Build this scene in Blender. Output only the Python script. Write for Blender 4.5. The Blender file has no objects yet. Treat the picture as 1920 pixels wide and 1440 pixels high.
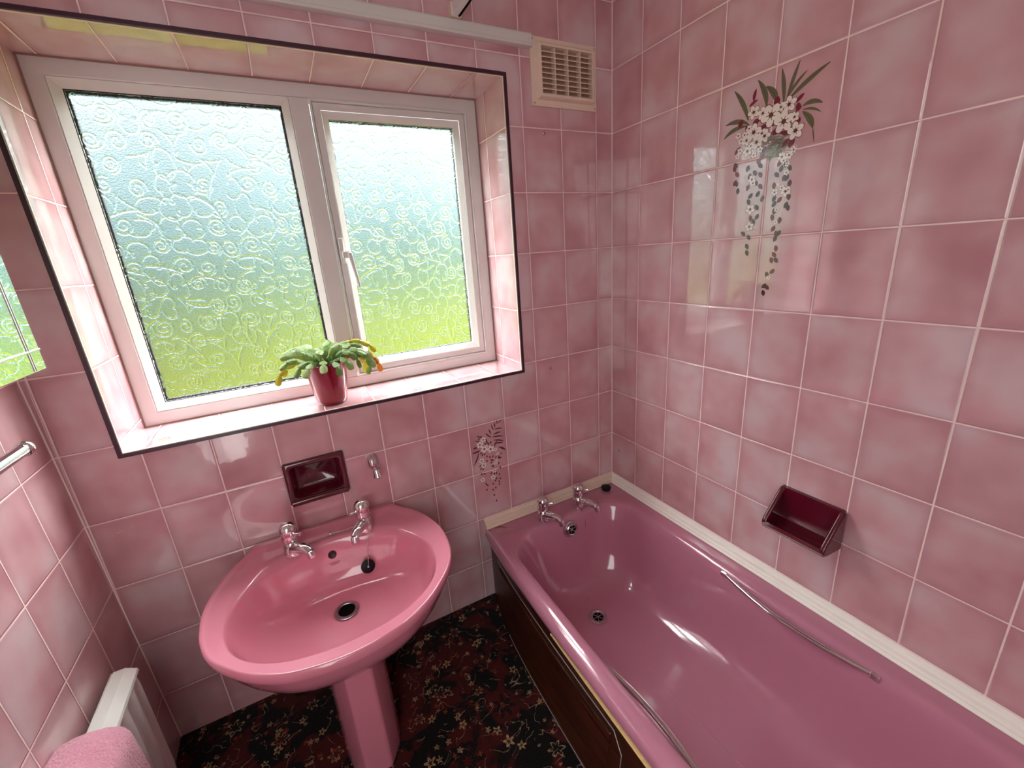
import bpy, math, random
import numpy as np
from mathutils import Matrix, Vector

# ------------------------------------------------------------------ camera, world, light, exposure
scene = bpy.context.scene
COL = scene.collection

cam_data = bpy.data.cameras.new('camera')
cam = bpy.data.objects.new('camera', cam_data)
COL.objects.link(cam)
RIGHT = Vector((0.879849, -0.470228, -0.068929))
DOWN = Vector((-0.196555, -0.227991, -0.953617))
FWD = Vector((0.432702, 0.852588, -0.293023))
cam.matrix_world = Matrix.Translation((-1.18637, -1.37291, 1.37657)) @ Matrix((RIGHT, -DOWN, -FWD)).transposed().to_4x4()
cam_data.sensor_width = 36.0
cam_data.lens = 14.875
cam_data.clip_start = 0.02
scene.camera = cam

vs = scene.view_settings
vs.view_transform = 'Standard'
vs.look = 'None'
vs.gamma = 1.0
vs.use_curve_mapping = False
vs.exposure = 1.53

cy = scene.cycles
cy.use_denoising = True
cy.max_bounces = 12
cy.diffuse_bounces = 6
cy.glossy_bounces = 5
cy.transmission_bounces = 8
cy.transparent_max_bounces = 12
cy.sample_clamp_indirect = 24.0
cy.caustics_reflective = False
cy.caustics_refractive = True

def make_world():
    w = bpy.data.worlds.new('overcast_sky')
    scene.world = w
    w.use_nodes = True
    nt = w.node_tree
    nt.nodes.clear()
    out = nt.nodes.new('ShaderNodeOutputWorld')
    bg = nt.nodes.new('ShaderNodeBackground')
    tc = nt.nodes.new('ShaderNodeTexCoord')
    sep = nt.nodes.new('ShaderNodeSeparateXYZ')
    nt.links.new(tc.outputs['Generated'], sep.inputs[0])
    noise = nt.nodes.new('ShaderNodeTexNoise')
    noise.inputs['Scale'].default_value = 5.0
    noise.inputs['Detail'].default_value = 3.0
    nt.links.new(tc.outputs['Generated'], noise.inputs['Vector'])
    # elevation, wobbled a little where hedges meet the sky
    a = nt.nodes.new('ShaderNodeMath'); a.operation = 'MULTIPLY_ADD'
    nt.links.new(noise.outputs['Fac'], a.inputs[0]); a.inputs[1].default_value = 0.10
    nt.links.new(sep.outputs['Z'], a.inputs[2])
    b = nt.nodes.new('ShaderNodeMath'); b.operation = 'MULTIPLY_ADD'
    nt.links.new(a.outputs[0], b.inputs[0]); b.inputs[1].default_value = 0.5; b.inputs[2].default_value = 0.475
    r = nt.nodes.new('ShaderNodeValToRGB')
    nt.links.new(b.outputs[0], r.inputs['Fac'])
    el = r.color_ramp.elements
    stops = [(-1.0, (.03, .05, .01)), (-.45, (.09, .13, .02)), (-.24, (.40, .46, .05)), (-.13, (.40, .48, .08)), (-.06, (.27, .38, .17)),
             (.00, (.20, .31, .27)), (.07, (.29, .44, .47)), (.145, (.50, .68, .74)), (.24, (.86, .98, 1.0)),
             (.40, (1.0, 1.0, 1.0)), (1.0, (1.0, 1.0, 1.0))]
    while len(el) > 1:
        el.remove(el[-1])
    for i, (z, c) in enumerate(stops):
        e = el[0] if i == 0 else el.new(z * .5 + .5)
        e.position = z * .5 + .5
        e.color = (*c, 1)
    # the overcast dome is several times brighter overhead, and brighter towards the right of the window
    s = nt.nodes.new('ShaderNodeMapRange')
    nt.links.new(sep.outputs['Z'], s.inputs['Value'])
    s.inputs['From Min'].default_value = .24; s.inputs['From Max'].default_value = .65
    s.inputs['To Min'].default_value = 1.0; s.inputs['To Max'].default_value = SKY_TOP
    h = nt.nodes.new('ShaderNodeMapRange')
    nt.links.new(sep.outputs['X'], h.inputs['Value'])
    h.inputs['From Min'].default_value = -.35; h.inputs['From Max'].default_value = .45
    h.inputs['To Min'].default_value = .92; h.inputs['To Max'].default_value = 1.8
    # out-of-view sides of the sky, brightened to add light in the room
    ax = nt.nodes.new('ShaderNodeMath'); ax.operation = 'ABSOLUTE'; nt.links.new(sep.outputs['X'], ax.inputs[0])
    sd = nt.nodes.new('ShaderNodeMapRange'); nt.links.new(ax.outputs[0], sd.inputs['Value'])
    sd.inputs['From Min'].default_value = .42; sd.inputs['From Max'].default_value = .75
    sd.inputs['To Min'].default_value = 1.0; sd.inputs['To Max'].default_value = SKY_SIDE
    hs = nt.nodes.new('ShaderNodeMath'); hs.operation = 'MULTIPLY'
    nt.links.new(h.outputs[0], hs.inputs[0]); nt.links.new(sd.outputs[0], hs.inputs[1])
    m = nt.nodes.new('ShaderNodeMath'); m.operation = 'MULTIPLY'
    nt.links.new(s.outputs[0], m.inputs[0]); nt.links.new(hs.outputs[0], m.inputs[1])
    m2 = nt.nodes.new('ShaderNodeMath'); m2.operation = 'MULTIPLY'
    nt.links.new(m.outputs[0], m2.inputs[0]); m2.inputs[1].default_value = SKY_STRENGTH
    # hedges and trees: darker and lighter masses low down
    n2 = nt.nodes.new('ShaderNodeTexNoise'); n2.inputs['Scale'].default_value = 3.2; n2.inputs['Detail'].default_value = 4.0
    nt.links.new(tc.outputs['Generated'], n2.inputs['Vector'])
    t1 = nt.nodes.new('ShaderNodeMapRange'); nt.links.new(n2.outputs['Fac'], t1.inputs['Value'])
    t1.inputs['From Min'].default_value = .38; t1.inputs['From Max'].default_value = .62; t1.inputs['To Min'].default_value = .62; t1.inputs['To Max'].default_value = 1.25
    mc = nt.nodes.new('ShaderNodeVectorMath'); mc.operation = 'SCALE'
    nt.links.new(r.outputs['Color'], mc.inputs[0]); nt.links.new(t1.outputs[0], mc.inputs['Scale'])
    nt.links.new(mc.outputs[0], bg.inputs['Color'])
    nt.links.new(m2.outputs[0], bg.inputs['Strength'])
    nt.links.new(bg.outputs[0], out.inputs[0])

SKY_TOP = 11.5
SKY_SIDE = 4.8
SKY_STRENGTH = .49
make_world()

def area_light(name, loc, target, size, energy, color, portal=False, size_y=None):
    d = bpy.data.lights.new(name, 'AREA')
    d.shape = 'RECTANGLE' if size_y else 'SQUARE'
    d.size = size
    if size_y: d.size_y = size_y
    d.energy = energy
    d.color = color
    o = bpy.data.objects.new(name, d)
    COL.objects.link(o)
    o.location = loc
    o.rotation_euler = (Vector(target) - Vector(loc)).to_track_quat('-Z', 'Y').to_euler()
    if portal: d.cycles.is_portal = True
    return o

area_light('window_portal', (-1.04, .34, 1.435), (-1.04, -1, 1.435), 1.2, 1, (1, 1, 1), True, .98)
area_light('rear_fill_light', (-1.45, -1.93, 1.10), (-.2, -.6, .8), .95, 9.0, (1.0, 1.0, .98), False, 1.95)  # added fill lamp behind the camera, standing in for doorway daylight

# ------------------------------------------------------------------ helpers
XL0, XLS = -1.752, -0.021            # left wall: x at z=.375 and its lean per metre
def xl(z): return XL0 + XLS * (z - .375)
REAR = -1.95
CEIL = 2.375

def link(o, parent=None):
    COL.objects.link(o)
    if parent is not None: o.parent = parent
    return o

class MB:
    """collects vertices and faces, then links them as one mesh object"""
    def __init__(s): s.v = []; s.f = []; s.m = []
    def add(s, v, f, m=0):
        n = len(s.v); s.v += [tuple(p) for p in v]
        s.f += [tuple(i + n for i in q) for q in f]; s.m += [m] * len(f)
        return s
    def box(s, x0, x1, y0, y1, z0, z1, m=0):
        v = [(x, y, z) for x in (x0, x1) for y in (y0, y1) for z in (z0, z1)]
        f = [(0, 1, 3, 2), (4, 6, 7, 5), (0, 4, 5, 1), (2, 3, 7, 6), (0, 2, 6, 4), (1, 5, 7, 3)]
        return s.add(v, f, m)
    def rings(s, rings, close=True, cap0=False, cap1=False, m=0):
        n = len(rings[0]); v = [p for r in rings for p in r]; f = []
        for i in range(len(rings) - 1):
            for j in range(n if close else n - 1):
                k = (j + 1) % n
                f.append((i * n + j, i * n + k, (i + 1) * n + k, (i + 1) * n + j))
        if cap0: f.append(tuple(range(n - 1, -1, -1)))
        if cap1: f.append(tuple((len(rings) - 1) * n + j for j in range(n)))
        return s.add(v, f, m)
    def lathe(s, prof, loc=(0, 0, 0), axis=(0, 0, 1), seg=32, m=0, sc=(1, 1), cap0=True, cap1=True):
        q = Vector((0, 0, 1)).rotation_difference(Vector(axis).normalized())
        R = []
        for r, h in prof:
            R.append([Vector(loc) + q @ Vector((r * sc[0] * math.cos(2 * math.pi * i / seg), r * sc[1] * math.sin(2 * math.pi * i / seg), h)) for i in range(seg)])
        return s.rings(R, True, cap0, cap1, m)
    def tube(s, pts, rad, seg=12, m=0, flat=1.0, up=(0, 0, 1)):
        pts = [Vector(p) for p in pts]; n = len(pts); R = []
        rads = rad if isinstance(rad, (list, tuple)) else [rad] * n
        for i, p in enumerate(pts):
            t = (pts[min(i + 1, n - 1)] - pts[max(i - 1, 0)]).normalized()
            u = Vector(up); a = t.cross(u)
            if a.length < 1e-4: a = t.cross(Vector((1, 0, 0)))
            a.normalize(); b = a.cross(t).normalized()
            R.append([p + a * (rads[i] * math.cos(2 * math.pi * k / seg)) + b * (rads[i] * flat * math.sin(2 * math.pi * k / seg)) for k in range(seg)])
        return s.rings(R, True, True, True, m)
    def build(s, name, mats, parent=None, smooth=None, bevel=0, segs=2):
        me = bpy.data.meshes.new(name)
        me.from_pydata(s.v, [], s.f)
        if not isinstance(mats, (list, tuple)): mats = [mats]
        for mt in mats: me.materials.append(mt)
        if len(mats) > 1: me.polygons.foreach_set('material_index', s.m)
        me.update()
        import bmesh
        bm = bmesh.new(); bm.from_mesh(me); bmesh.ops.recalc_face_normals(bm, faces=bm.faces); bm.to_mesh(me); bm.free()
        if smooth is not None:
            me.polygons.foreach_set('use_smooth', [True] * len(me.polygons))
            if smooth < 180: me.set_sharp_from_angle(angle=math.radians(smooth))
        o = bpy.data.objects.new(name, me)
        link(o, parent)
        if bevel:
            md = o.modifiers.new('bevel', 'BEVEL'); md.width = bevel; md.segments = segs; md.limit_method = 'ANGLE'; md.angle_limit = math.radians(40)
            me.polygons.foreach_set('use_smooth', [True] * len(me.polygons)); md.harden_normals = True
        return o

def flat_add(mb, poly, m=0):
    mb.add(poly, [tuple(range(len(poly)))], m)

def thing(name, label, cat, loc=(0, 0, 0), group=None):
    """an Empty at the thing's base; the parts are written in world metres and parented with the inverse"""
    o = bpy.data.objects.new(name, None); o.empty_display_size = .05
    COL.objects.link(o); o.location = loc
    return tag(o, label, cat, group)
def tag(o, label, cat, group=None):
    o['label'] = label; o['category'] = cat
    if group: o['group'] = group
    return o
def structure(o, label=None):
    o['kind'] = 'structure'
    if label: o['label'] = label
    return o
def adopt(root):
    """keeps the children where they were modelled"""
    bpy.context.view_layer.update()
    inv = root.matrix_world.inverted()
    for c in COL.objects:
        if c.parent is root: c.matrix_parent_inverse = inv
def bez(a, b, c, n=12):
    a, b, c = Vector(a), Vector(b), Vector(c)
    return [(1 - t) ** 2 * a + 2 * t * (1 - t) * b + t * t * c for t in [i / n for i in range(n + 1)]]

# ------------------------------------------------------------------ materials
def srgb(r, g, b):
    f = lambda c: (c / 255 / 12.92) if c / 255 <= .04045 else ((c / 255 + .055) / 1.055) ** 2.4
    return (f(r), f(g), f(b), 1)

class NT:
    def __init__(s, name):
        s.mat = bpy.data.materials.new(name); s.mat.use_nodes = True
        s.t = s.mat.node_tree; s.t.nodes.clear()
        s.out = s.t.nodes.new('ShaderNodeOutputMaterial')
    def n(s, kind, **kw):
        o = s.t.nodes.new('ShaderNode' + kind)
        for k, v in kw.items():
            if hasattr(o, k): setattr(o, k, v)
        return o
    def set(s, sock, v):
        if hasattr(v, 'is_output') or isinstance(v, bpy.types.NodeSocket): s.t.links.new(v, sock)
        else: sock.default_value = v
    def math(s, op, a, b=0.0, c=0.0, clamp=False):
        o = s.n('Math'); o.operation = op; o.use_clamp = clamp
        s.set(o.inputs[0], a); s.set(o.inputs[1], b); s.set(o.inputs[2], c)
        return o.outputs[0]
    def smooth(s, v, a, b, lo=0.0, hi=1.0):
        o = s.n('MapRange'); o.interpolation_type = 'SMOOTHSTEP'
        s.set(o.inputs['Value'], v); o.inputs['From Min'].default_value = a; o.inputs['From Max'].default_value = b
        o.inputs['To Min'].default_value = lo; o.inputs['To Max'].default_value = hi
        return o.outputs[0]
    def mix(s, f, a, b):
        o = s.n('Mix'); o.data_type = 'RGBA'
        s.set(o.inputs[0], f); s.set(o.inputs[6], a); s.set(o.inputs[7], b)
        return o.outputs[2]
    def noise(s, vec, scale, detail=2.0, rough=.5, w=None, dist=0.0):
        o = s.n('TexNoise')
        if w is not None: o.noise_dimensions = '4D'; s.set(o.inputs['W'], w)
        s.set(o.inputs['Vector'], vec); o.inputs['Scale'].default_value = scale
        o.inputs['Detail'].default_value = detail; o.inputs['Roughness'].default_value = rough; o.inputs['Distortion'].default_value = dist
        return o.outputs['Fac']
    def ramp(s, f, stops):
        o = s.n('ValToRGB'); s.set(o.inputs[0], f); el = o.color_ramp.elements
        while len(el) > 1: el.remove(el[-1])
        for i, (p, c) in enumerate(stops):
            e = el[0] if i == 0 else el.new(p)
            e.position = p; e.color = c
        return o.outputs[0]
    def obj(s): return s.n('TexCoord').outputs['Object']
    def xyz(s, v):
        o = s.n('SeparateXYZ'); s.set(o.inputs[0], v); return o.outputs
    def bump(s, h, dist=1.0, strength=1.0, normal=None):
        o = s.n('Bump'); s.set(o.inputs['Height'], h); o.inputs['Distance'].default_value = dist; o.inputs['Strength'].default_value = strength
        if normal is not None: s.set(o.inputs['Normal'], normal)
        return o.outputs[0]
    def pbr(s, col, rough=.5, metal=0.0, spec=.5, coat=0.0, coat_rough=.05, normal=None, sheen=0.0, transmission=0.0, ior=None):
        o = s.n('BsdfPrincipled')
        s.set(o.inputs['Base Color'], col); s.set(o.inputs['Roughness'], rough); s.set(o.inputs['Metallic'], metal)
        s.set(o.inputs['Specular IOR Level'], spec); s.set(o.inputs['Coat Weight'], coat); s.set(o.inputs['Coat Roughness'], coat_rough)
        if normal is not None: s.set(o.inputs['Normal'], normal); s.set(o.inputs['Coat Normal'], normal)
        if sheen: s.set(o.inputs['Sheen Weight'], sheen)
        if transmission: s.set(o.inputs['Transmission Weight'], transmission)
        if ior: s.set(o.inputs['IOR'], ior)
        s.t.links.new(o.outputs[0], s.out.inputs[0])
        return o

def plain(name, col, rough=.5, metal=0.0, spec=.5, coat=0.0, noise_amt=.06, noise_scale=25, bump=0.0, sheen=0.0):
    """a single material with a faint uneven tone so that no surface is perfectly flat"""
    m = NT(name); P = m.obj()
    n = m.noise(P, noise_scale, 3)
    dark = tuple(c * (1 - noise_amt) for c in col[:3]) + (1,)
    lite = tuple(min(1, c * (1 + noise_amt)) for c in col[:3]) + (1,)
    c = m.mix(n, dark, lite)
    nm = m.bump(m.noise(P, noise_scale * 12, 2), bump) if bump else None
    m.pbr(c, rough, metal, spec, coat, normal=nm, sheen=sheen)
    return m.mat

TILE_W, TILE_H = .1526, .2000
TILE_DARK = srgb(184, 134, 141)
TILE_MID = srgb(201, 158, 163)
TILE_LITE = srgb(208, 184, 188)
GROUT = srgb(246, 228, 222)

def tile_mat(name, au, av, u0, v0, W=TILE_W, H=TILE_H, grout_w=.0030, seed=0.0):
    """glossy cloudy pink wall tiles; au, av are the axes (0 x, 1 y, 2 z) along and up the wall"""
    m = NT(name); P = m.obj(); c = m.xyz(P)
    u = m.math('DIVIDE', m.math('SUBTRACT', c[au], u0), W)
    v = m.math('DIVIDE', m.math('SUBTRACT', c[av], v0), H)
    fu, fv = m.math('FRACT', u), m.math('FRACT', v)
    du = m.math('MULTIPLY', m.math('MINIMUM', fu, m.math('SUBTRACT', 1.0, fu)), W)
    dv = m.math('MULTIPLY', m.math('MINIMUM', fv, m.math('SUBTRACT', 1.0, fv)), H)
    wob = m.math('MULTIPLY', m.math('SUBTRACT', m.noise(P, 18, 2), .5), .0012)
    d = m.math('ADD', m.math('MINIMUM', du, dv), wob)
    tile = m.smooth(d, grout_w * .5 - .0005, grout_w * .5 + .0006)
    cell = m.math('ADD', m.math('ADD', m.math('FLOOR', u), m.math('MULTIPLY', m.math('FLOOR', v), 17.37)), seed)
    wn = m.n('TexWhiteNoise'); wn.noise_dimensions = '1D'; m.set(wn.inputs['W'], cell)
    r = m.n('SeparateColor'); m.set(r.inputs[0], wn.outputs['Color'])
    r1, r2, r3 = r.outputs
    cloud = m.noise(P, 6.5, 2.5, .5, w=m.math('MULTIPLY', r1, 40.0))
    fine = m.noise(P, 2.2, 1, .5, w=seed)
    f = m.math('ADD', m.math('MULTIPLY', cloud, .8), m.math('MULTIPLY', fine, .2))
    f = m.math('ADD', f, m.math('MULTIPLY', m.math('SUBTRACT', r3, .5), .08))
    col = m.ramp(f, [(.30, TILE_DARK), (.47, TILE_MID), (.64, TILE_LITE)])
    edge = m.smooth(m.math('ADD', d, m.math('MULTIPLY', m.math('SUBTRACT', cloud, .5), .05)), .0, .026, .42, .0)
    col = m.mix(edge, col, srgb(180, 126, 138))
    speck = m.noise(P, 420, 1)
    col = m.mix(m.math('MULTIPLY', speck, .10), col, srgb(140, 90, 98))
    g = m.mix(m.noise(P, 9, 2), GROUT, srgb(228, 196, 190))
    col = m.mix(tile, g, col)
    h = m.math('MULTIPLY', m.math('MULTIPLY', m.math('SUBTRACT', fu, .5), m.math('SUBTRACT', r1, .5)), .0017)
    h = m.math('ADD', h, m.math('MULTIPLY', m.math('MULTIPLY', m.math('SUBTRACT', fv, .5), m.math('SUBTRACT', r2, .5)), .0020))
    h = m.math('ADD', h, m.smooth(d, grout_w * .3, grout_w * .5 + .0028, 0, .0010))
    h = m.math('ADD', h, m.math('MULTIPLY', m.noise(P, 26, 2), .00022))
    nm = m.bump(h, 1.0)
    rough = m.smooth(tile, 0, 1, .75, .10)
    m.pbr(col, rough, 0, .5, m.math('MULTIPLY', tile, 1.0), .015, normal=nm)
    return m.mat

T_BACK = tile_mat('pink_tile_back', 0, 2, -.0747, .375)
T_RIGHT = tile_mat('pink_tile_right', 1, 2, -.1479, .375, W=.1538, seed=3.1)
T_LEFT = tile_mat('pink_tile_left', 1, 2, -.1489, .375, W=.1538, seed=7.7)
T_SIDE = tile_mat('pink_tile_reveal_side', 1, 2, .166, .375, seed=11.0)
T_SILL = tile_mat('pink_tile_reveal_sill', 0, 1, -.0747, .35, H=.35, seed=15.0)

white_plastic = plain('white_upvc', srgb(206, 206, 202), .28, spec=.5, noise_amt=.05, noise_scale=8)
cream_plastic = plain('cream_plastic', srgb(222, 202, 184), .35, noise_amt=.05, noise_scale=20)
bath_trim_mat = plain('off_white_sealing_plastic', srgb(242, 240, 232), .25, noise_amt=.05, noise_scale=15)
black_rubber = plain('black_rubber', srgb(12, 12, 16), .5, spec=.3)
dark_trim = plain('maroon_edge_trim', srgb(62, 30, 46), .28, noise_amt=.1, noise_scale=10)
chrome = plain('chrome', (.72, .70, .71, 1), .06, metal=1.0, noise_amt=.02)
chrome_dull = plain('chrome_worn', (.55, .52, .54, 1), .18, metal=1.0, noise_amt=.15, noise_scale=60)
hole_shade = plain('hole_shade_black', srgb(8, 4, 5), .9, spec=.1)  # near-black surfaces painted as the shade inside holes and slots
PINK = srgb(212, 132, 152)
pink_ceramic = plain('pink_ceramic', PINK, .12, spec=.55, coat=.8, noise_amt=.02, noise_scale=5)
pink_bath = plain('pink_enamel_bath', srgb(184, 122, 144), .12, spec=.55, coat=.8, noise_amt=.03, noise_scale=5)
maroon_ceramic = plain('maroon_ceramic', srgb(80, 10, 28), .08, spec=.6, coat=.5, noise_amt=.05, noise_scale=12)
maroon_pot = plain('maroon_glazed_pot', srgb(128, 16, 40), .10, spec=.6, coat=.5, noise_amt=.04, noise_scale=20)
radiator_white = plain('radiator_white', srgb(240, 246, 240), .3, noise_amt=.04, noise_scale=12)
radiator_grille = plain('radiator_grille_cream', srgb(226, 220, 204), .45, noise_amt=.06, noise_scale=30)
ceiling_paint = plain('white_ceiling_paint', srgb(228, 222, 216), .9, noise_amt=.03, bump=.001)
rear_paint = plain('cream_wall_paint', srgb(214, 196, 190), .8, noise_amt=.03, bump=.001)
soil = plain('potting_soil', srgb(40, 28, 22), .95, noise_amt=.5, noise_scale=120, bump=.004)

def wood_mat():
    m = NT('dark_brown_wood'); P = m.obj()
    mp = m.n('Mapping'); mp.inputs['Scale'].default_value = (30, 1.6, 30); m.set(mp.inputs[0], P)
    n = m.noise(mp.outputs[0], 3.0, 6, .6, dist=.6)
    c = m.ramp(n, [(.3, srgb(24, 8, 6)), (.52, srgb(58, 26, 16)), (.7, srgb(84, 42, 24))])
    m.pbr(c, .35, 0, .4, normal=m.bump(n, .0006))
    return m.mat
wood = wood_mat()
chipboard = plain('raw_board_edge', srgb(220, 190, 130), .7, noise_amt=.2, noise_scale=90)

def carpet_mat():
    """dark red floral carpet: black and red ground, beige outlined flowers, buds and scrolls"""
    m = NT('floral_carpet'); P = m.obj(); c = m.xyz(P)
    comb = m.n('CombineXYZ'); m.set(comb.inputs[0], c[0]); m.set(comb.inputs[1], c[1])
    V = comb.outputs[0]
    wn = m.n('TexNoise'); wn.inputs['Scale'].default_value = 40; m.set(wn.inputs['Vector'], V)
    wob = m.n('VectorMath'); wob.operation = 'MULTIPLY_ADD'
    m.set(wob.inputs[0], wn.outputs['Color']); wob.inputs[1].default_value = (.012, .012, 0); m.set(wob.inputs[2], V)
    W = wob.outputs[0]
    ground = m.noise(V, 9, 2, .5, dist=.8)
    col = m.ramp(ground, [(.42, srgb(8, 7, 9)), (.49, srgb(18, 7, 9)), (.53, srgb(72, 14, 16)), (.75, srgb(88, 20, 20))])
    tuft = m.noise(P, 260, 2)

    def flowers(scale, seed, petals, rad, colour, inner, col, amount):
        off = m.n('VectorMath'); off.operation = 'ADD'; m.set(off.inputs[0], W); off.inputs[1].default_value = (seed, seed * 1.7, 0)
        vo = m.n('TexVoronoi'); vo.voronoi_dimensions = '2D'; vo.inputs['Scale'].default_value = scale; vo.inputs['Randomness'].default_value = .8
        m.set(vo.inputs['Vector'], off.outputs[0])
        d = m.n('VectorMath'); d.operation = 'SUBTRACT'; m.set(d.inputs[0], off.outputs[0]); m.set(d.inputs[1], vo.outputs['Position'])
        q = m.xyz(d.outputs[0])
        ang = m.math('ARCTAN2', q[1], q[0])
        ln = m.n('VectorMath'); ln.operation = 'LENGTH'; m.set(ln.inputs[0], d.outputs[0]); r = ln.outputs['Value']
        sc = m.n('SeparateColor'); m.set(sc.inputs[0], vo.outputs['Color'])
        a = m.math('ADD', m.math('MULTIPLY', ang, float(petals)), m.math('MULTIPLY', sc.outputs[0], 6.28))
        R = m.math('MULTIPLY', rad, m.math('ADD', .72, m.math('MULTIPLY', m.math('COSINE', a), .28)))
        R = m.math('MULTIPLY', R, m.math('ADD', .55, m.math('MULTIPLY', sc.outputs[1], .6)))
        body = m.smooth(m.math('SUBTRACT', R, r), 0, .0015)
        core = m.smooth(m.math('SUBTRACT', m.math('MULTIPLY', R, inner), r), 0, .0015)
        keep = m.math('GREATER_THAN', sc.outputs[2], 1 - amount)
        ring = m.math('MULTIPLY', m.math('MULTIPLY', body, m.math('SUBTRACT', 1.0, core)), keep)
        ring = m.math('MULTIPLY', ring, m.smooth(tuft, .30, .50))
        return m.mix(ring, col, colour)
    # dark medallions, beige outlined flowers, small buds, fine rust flecks
    col = flowers(7.0, 3.3, 7, .055, srgb(8, 8, 12), .30, col, .6)
    col = flowers(9.0, 9.1, 6, .026, srgb(176, 150, 112), .78, col, .36)
    col = flowers(14.0, 1.9, 5, .018, srgb(188, 160, 112), .48, col, .30)
    col = flowers(24.0, 5.2, 5, .010, srgb(168, 138, 104), .25, col, .30)
    col = flowers(30.0, 7.2, 4, .009, srgb(146, 60, 40), .1, col, .22)
    # thin scrolling stems
    s = m.noise(W, 13, 1, .5, dist=1.6)
    line = m.smooth(m.math('ABSOLUTE', m.math('SUBTRACT', s, .5)), .005, .014, 1, 0)
    gate = m.smooth(m.noise(V, 22, 1), .46, .52)
    line = m.math('MULTIPLY', m.math('MULTIPLY', line, gate), m.smooth(tuft, .35, .5))
    col = m.mix(line, col, srgb(170, 146, 116))
    col = m.mix(m.math('MULTIPLY', tuft, .45), col, srgb(10, 4, 4))
    m.pbr(col, .95, 0, .15, normal=m.bump(tuft, .003), sheen=.1)
    return m.mat
carpet = carpet_mat()

def towel_mat():
    m = NT('pink_terry_towel'); P = m.obj()
    n = m.noise(P, 240, 3, .6); b = m.noise(P, 60, 2)
    col = m.mix(m.math('MULTIPLY', n, .9), srgb(226, 128, 156), srgb(255, 204, 220))
    m.pbr(col, .95, 0, .1, normal=m.bump(m.math('ADD', n, m.math('MULTIPLY', b, .6)), .008), sheen=.5)
    return m.mat
towel_terry = towel_mat()

def leaf_mat(name, a, b, trans=.35):
    m = NT(name); P = m.obj()
    n = m.noise(P, 45, 3)
    col = m.mix(n, a, b)
    bs = m.pbr(col, .38, 0, .4, normal=m.bump(m.noise(P, 160, 2), .0015))
    tr = m.n('BsdfTranslucent'); m.set(tr.inputs[0], col)
    mx = m.n('MixShader'); mx.inputs[0].default_value = trans
    m.t.links.new(bs.outputs[0], mx.inputs[1]); m.t.links.new(tr.outputs[0], mx.inputs[2]); m.t.links.new(mx.outputs[0], m.out.inputs[0])
    return m.mat
LEAF = {'green': leaf_mat('cactus_green', srgb(96, 132, 66), srgb(140, 168, 92)),
        'pale': leaf_mat('cactus_pale_green', srgb(132, 160, 96), srgb(170, 186, 120)),
        'yellow': leaf_mat('cactus_yellow', srgb(180, 178, 50), srgb(206, 196, 84), .5),
        'orange': leaf_mat('cactus_orange', srgb(206, 160, 64), srgb(190, 116, 60), .5)}

def pane_mat():
    """obscured glass: part of the light goes straight on, the rest is bent by the moulded relief"""
    m = NT('patterned_obscured_glass'); P = m.obj()
    st = m.noise(P, 230, 2, .6)
    nm = m.bump(st, .0030, .9)
    rf = m.n('BsdfRefraction'); rf.inputs['IOR'].default_value = 1.45; rf.inputs['Roughness'].default_value = .05
    rf.inputs['Color'].default_value = (.95, .98, .97, 1); m.set(rf.inputs['Normal'], nm)
    tr = m.n('BsdfTransparent'); tr.inputs[0].default_value = (.97, .99, .98, 1)
    mx = m.n('MixShader'); mx.inputs[0].default_value = .87
    m.t.links.new(tr.outputs[0], mx.inputs[1]); m.t.links.new(rf.outputs[0], mx.inputs[2])
    gl = m.n('BsdfGlossy'); gl.inputs['Roughness'].default_value = .08; m.set(gl.inputs['Normal'], nm)
    m2 = m.n('MixShader'); m2.inputs[0].default_value = .05
    m.t.links.new(mx.outputs[0], m2.inputs[1]); m.t.links.new(gl.outputs[0], m2.inputs[2])
    m.t.links.new(m2.outputs[0], m.out.inputs[0])
    return m.mat
def clear_mat():
    m = NT('clear_outer_glass')
    tr = m.n('BsdfTransparent'); tr.inputs[0].default_value = (.97, .99, .98, 1)
    m.t.links.new(tr.outputs[0], m.out.inputs[0])
    return m.mat
PANE, CLEAR = pane_mat(), clear_mat()

def mirror_mat():
    m = NT('mirror_silver')
    m.pbr((.80, .88, .84, 1), .015, 1.0)
    return m.mat
mirror_silver = mirror_mat()
mirror_groove = plain('mirror_cut_groove', (.75, .85, .82, 1), .25, metal=1.0)
print_mats = [plain('print_leaf_green', srgb(104, 100, 74), .1, spec=.6), plain('print_burgundy', srgb(122, 36, 52), .1, spec=.6),
              plain('print_white', srgb(232, 220, 214), .1, spec=.6), plain('print_dark_line', srgb(84, 52, 56), .1, spec=.6),
              plain('print_basket_grey', srgb(140, 134, 118), .1, spec=.6)]
mark_grey = plain('dull_mark', srgb(150, 148, 110), .5, noise_amt=.4, noise_scale=300)
mark_pale = plain('pale_glue_mark', srgb(214, 176, 178), .5)

# ------------------------------------------------------------------ room shell
WX0, WX1, WZ0, WZ1, WD = -1.643, -.437, .945, 1.920, .235   # window opening and how deep the frame sits
SX0, SX1, SZ0, SZ1 = -1.283, -1.132, .684, .800             # recess behind the wall soap dish

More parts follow.
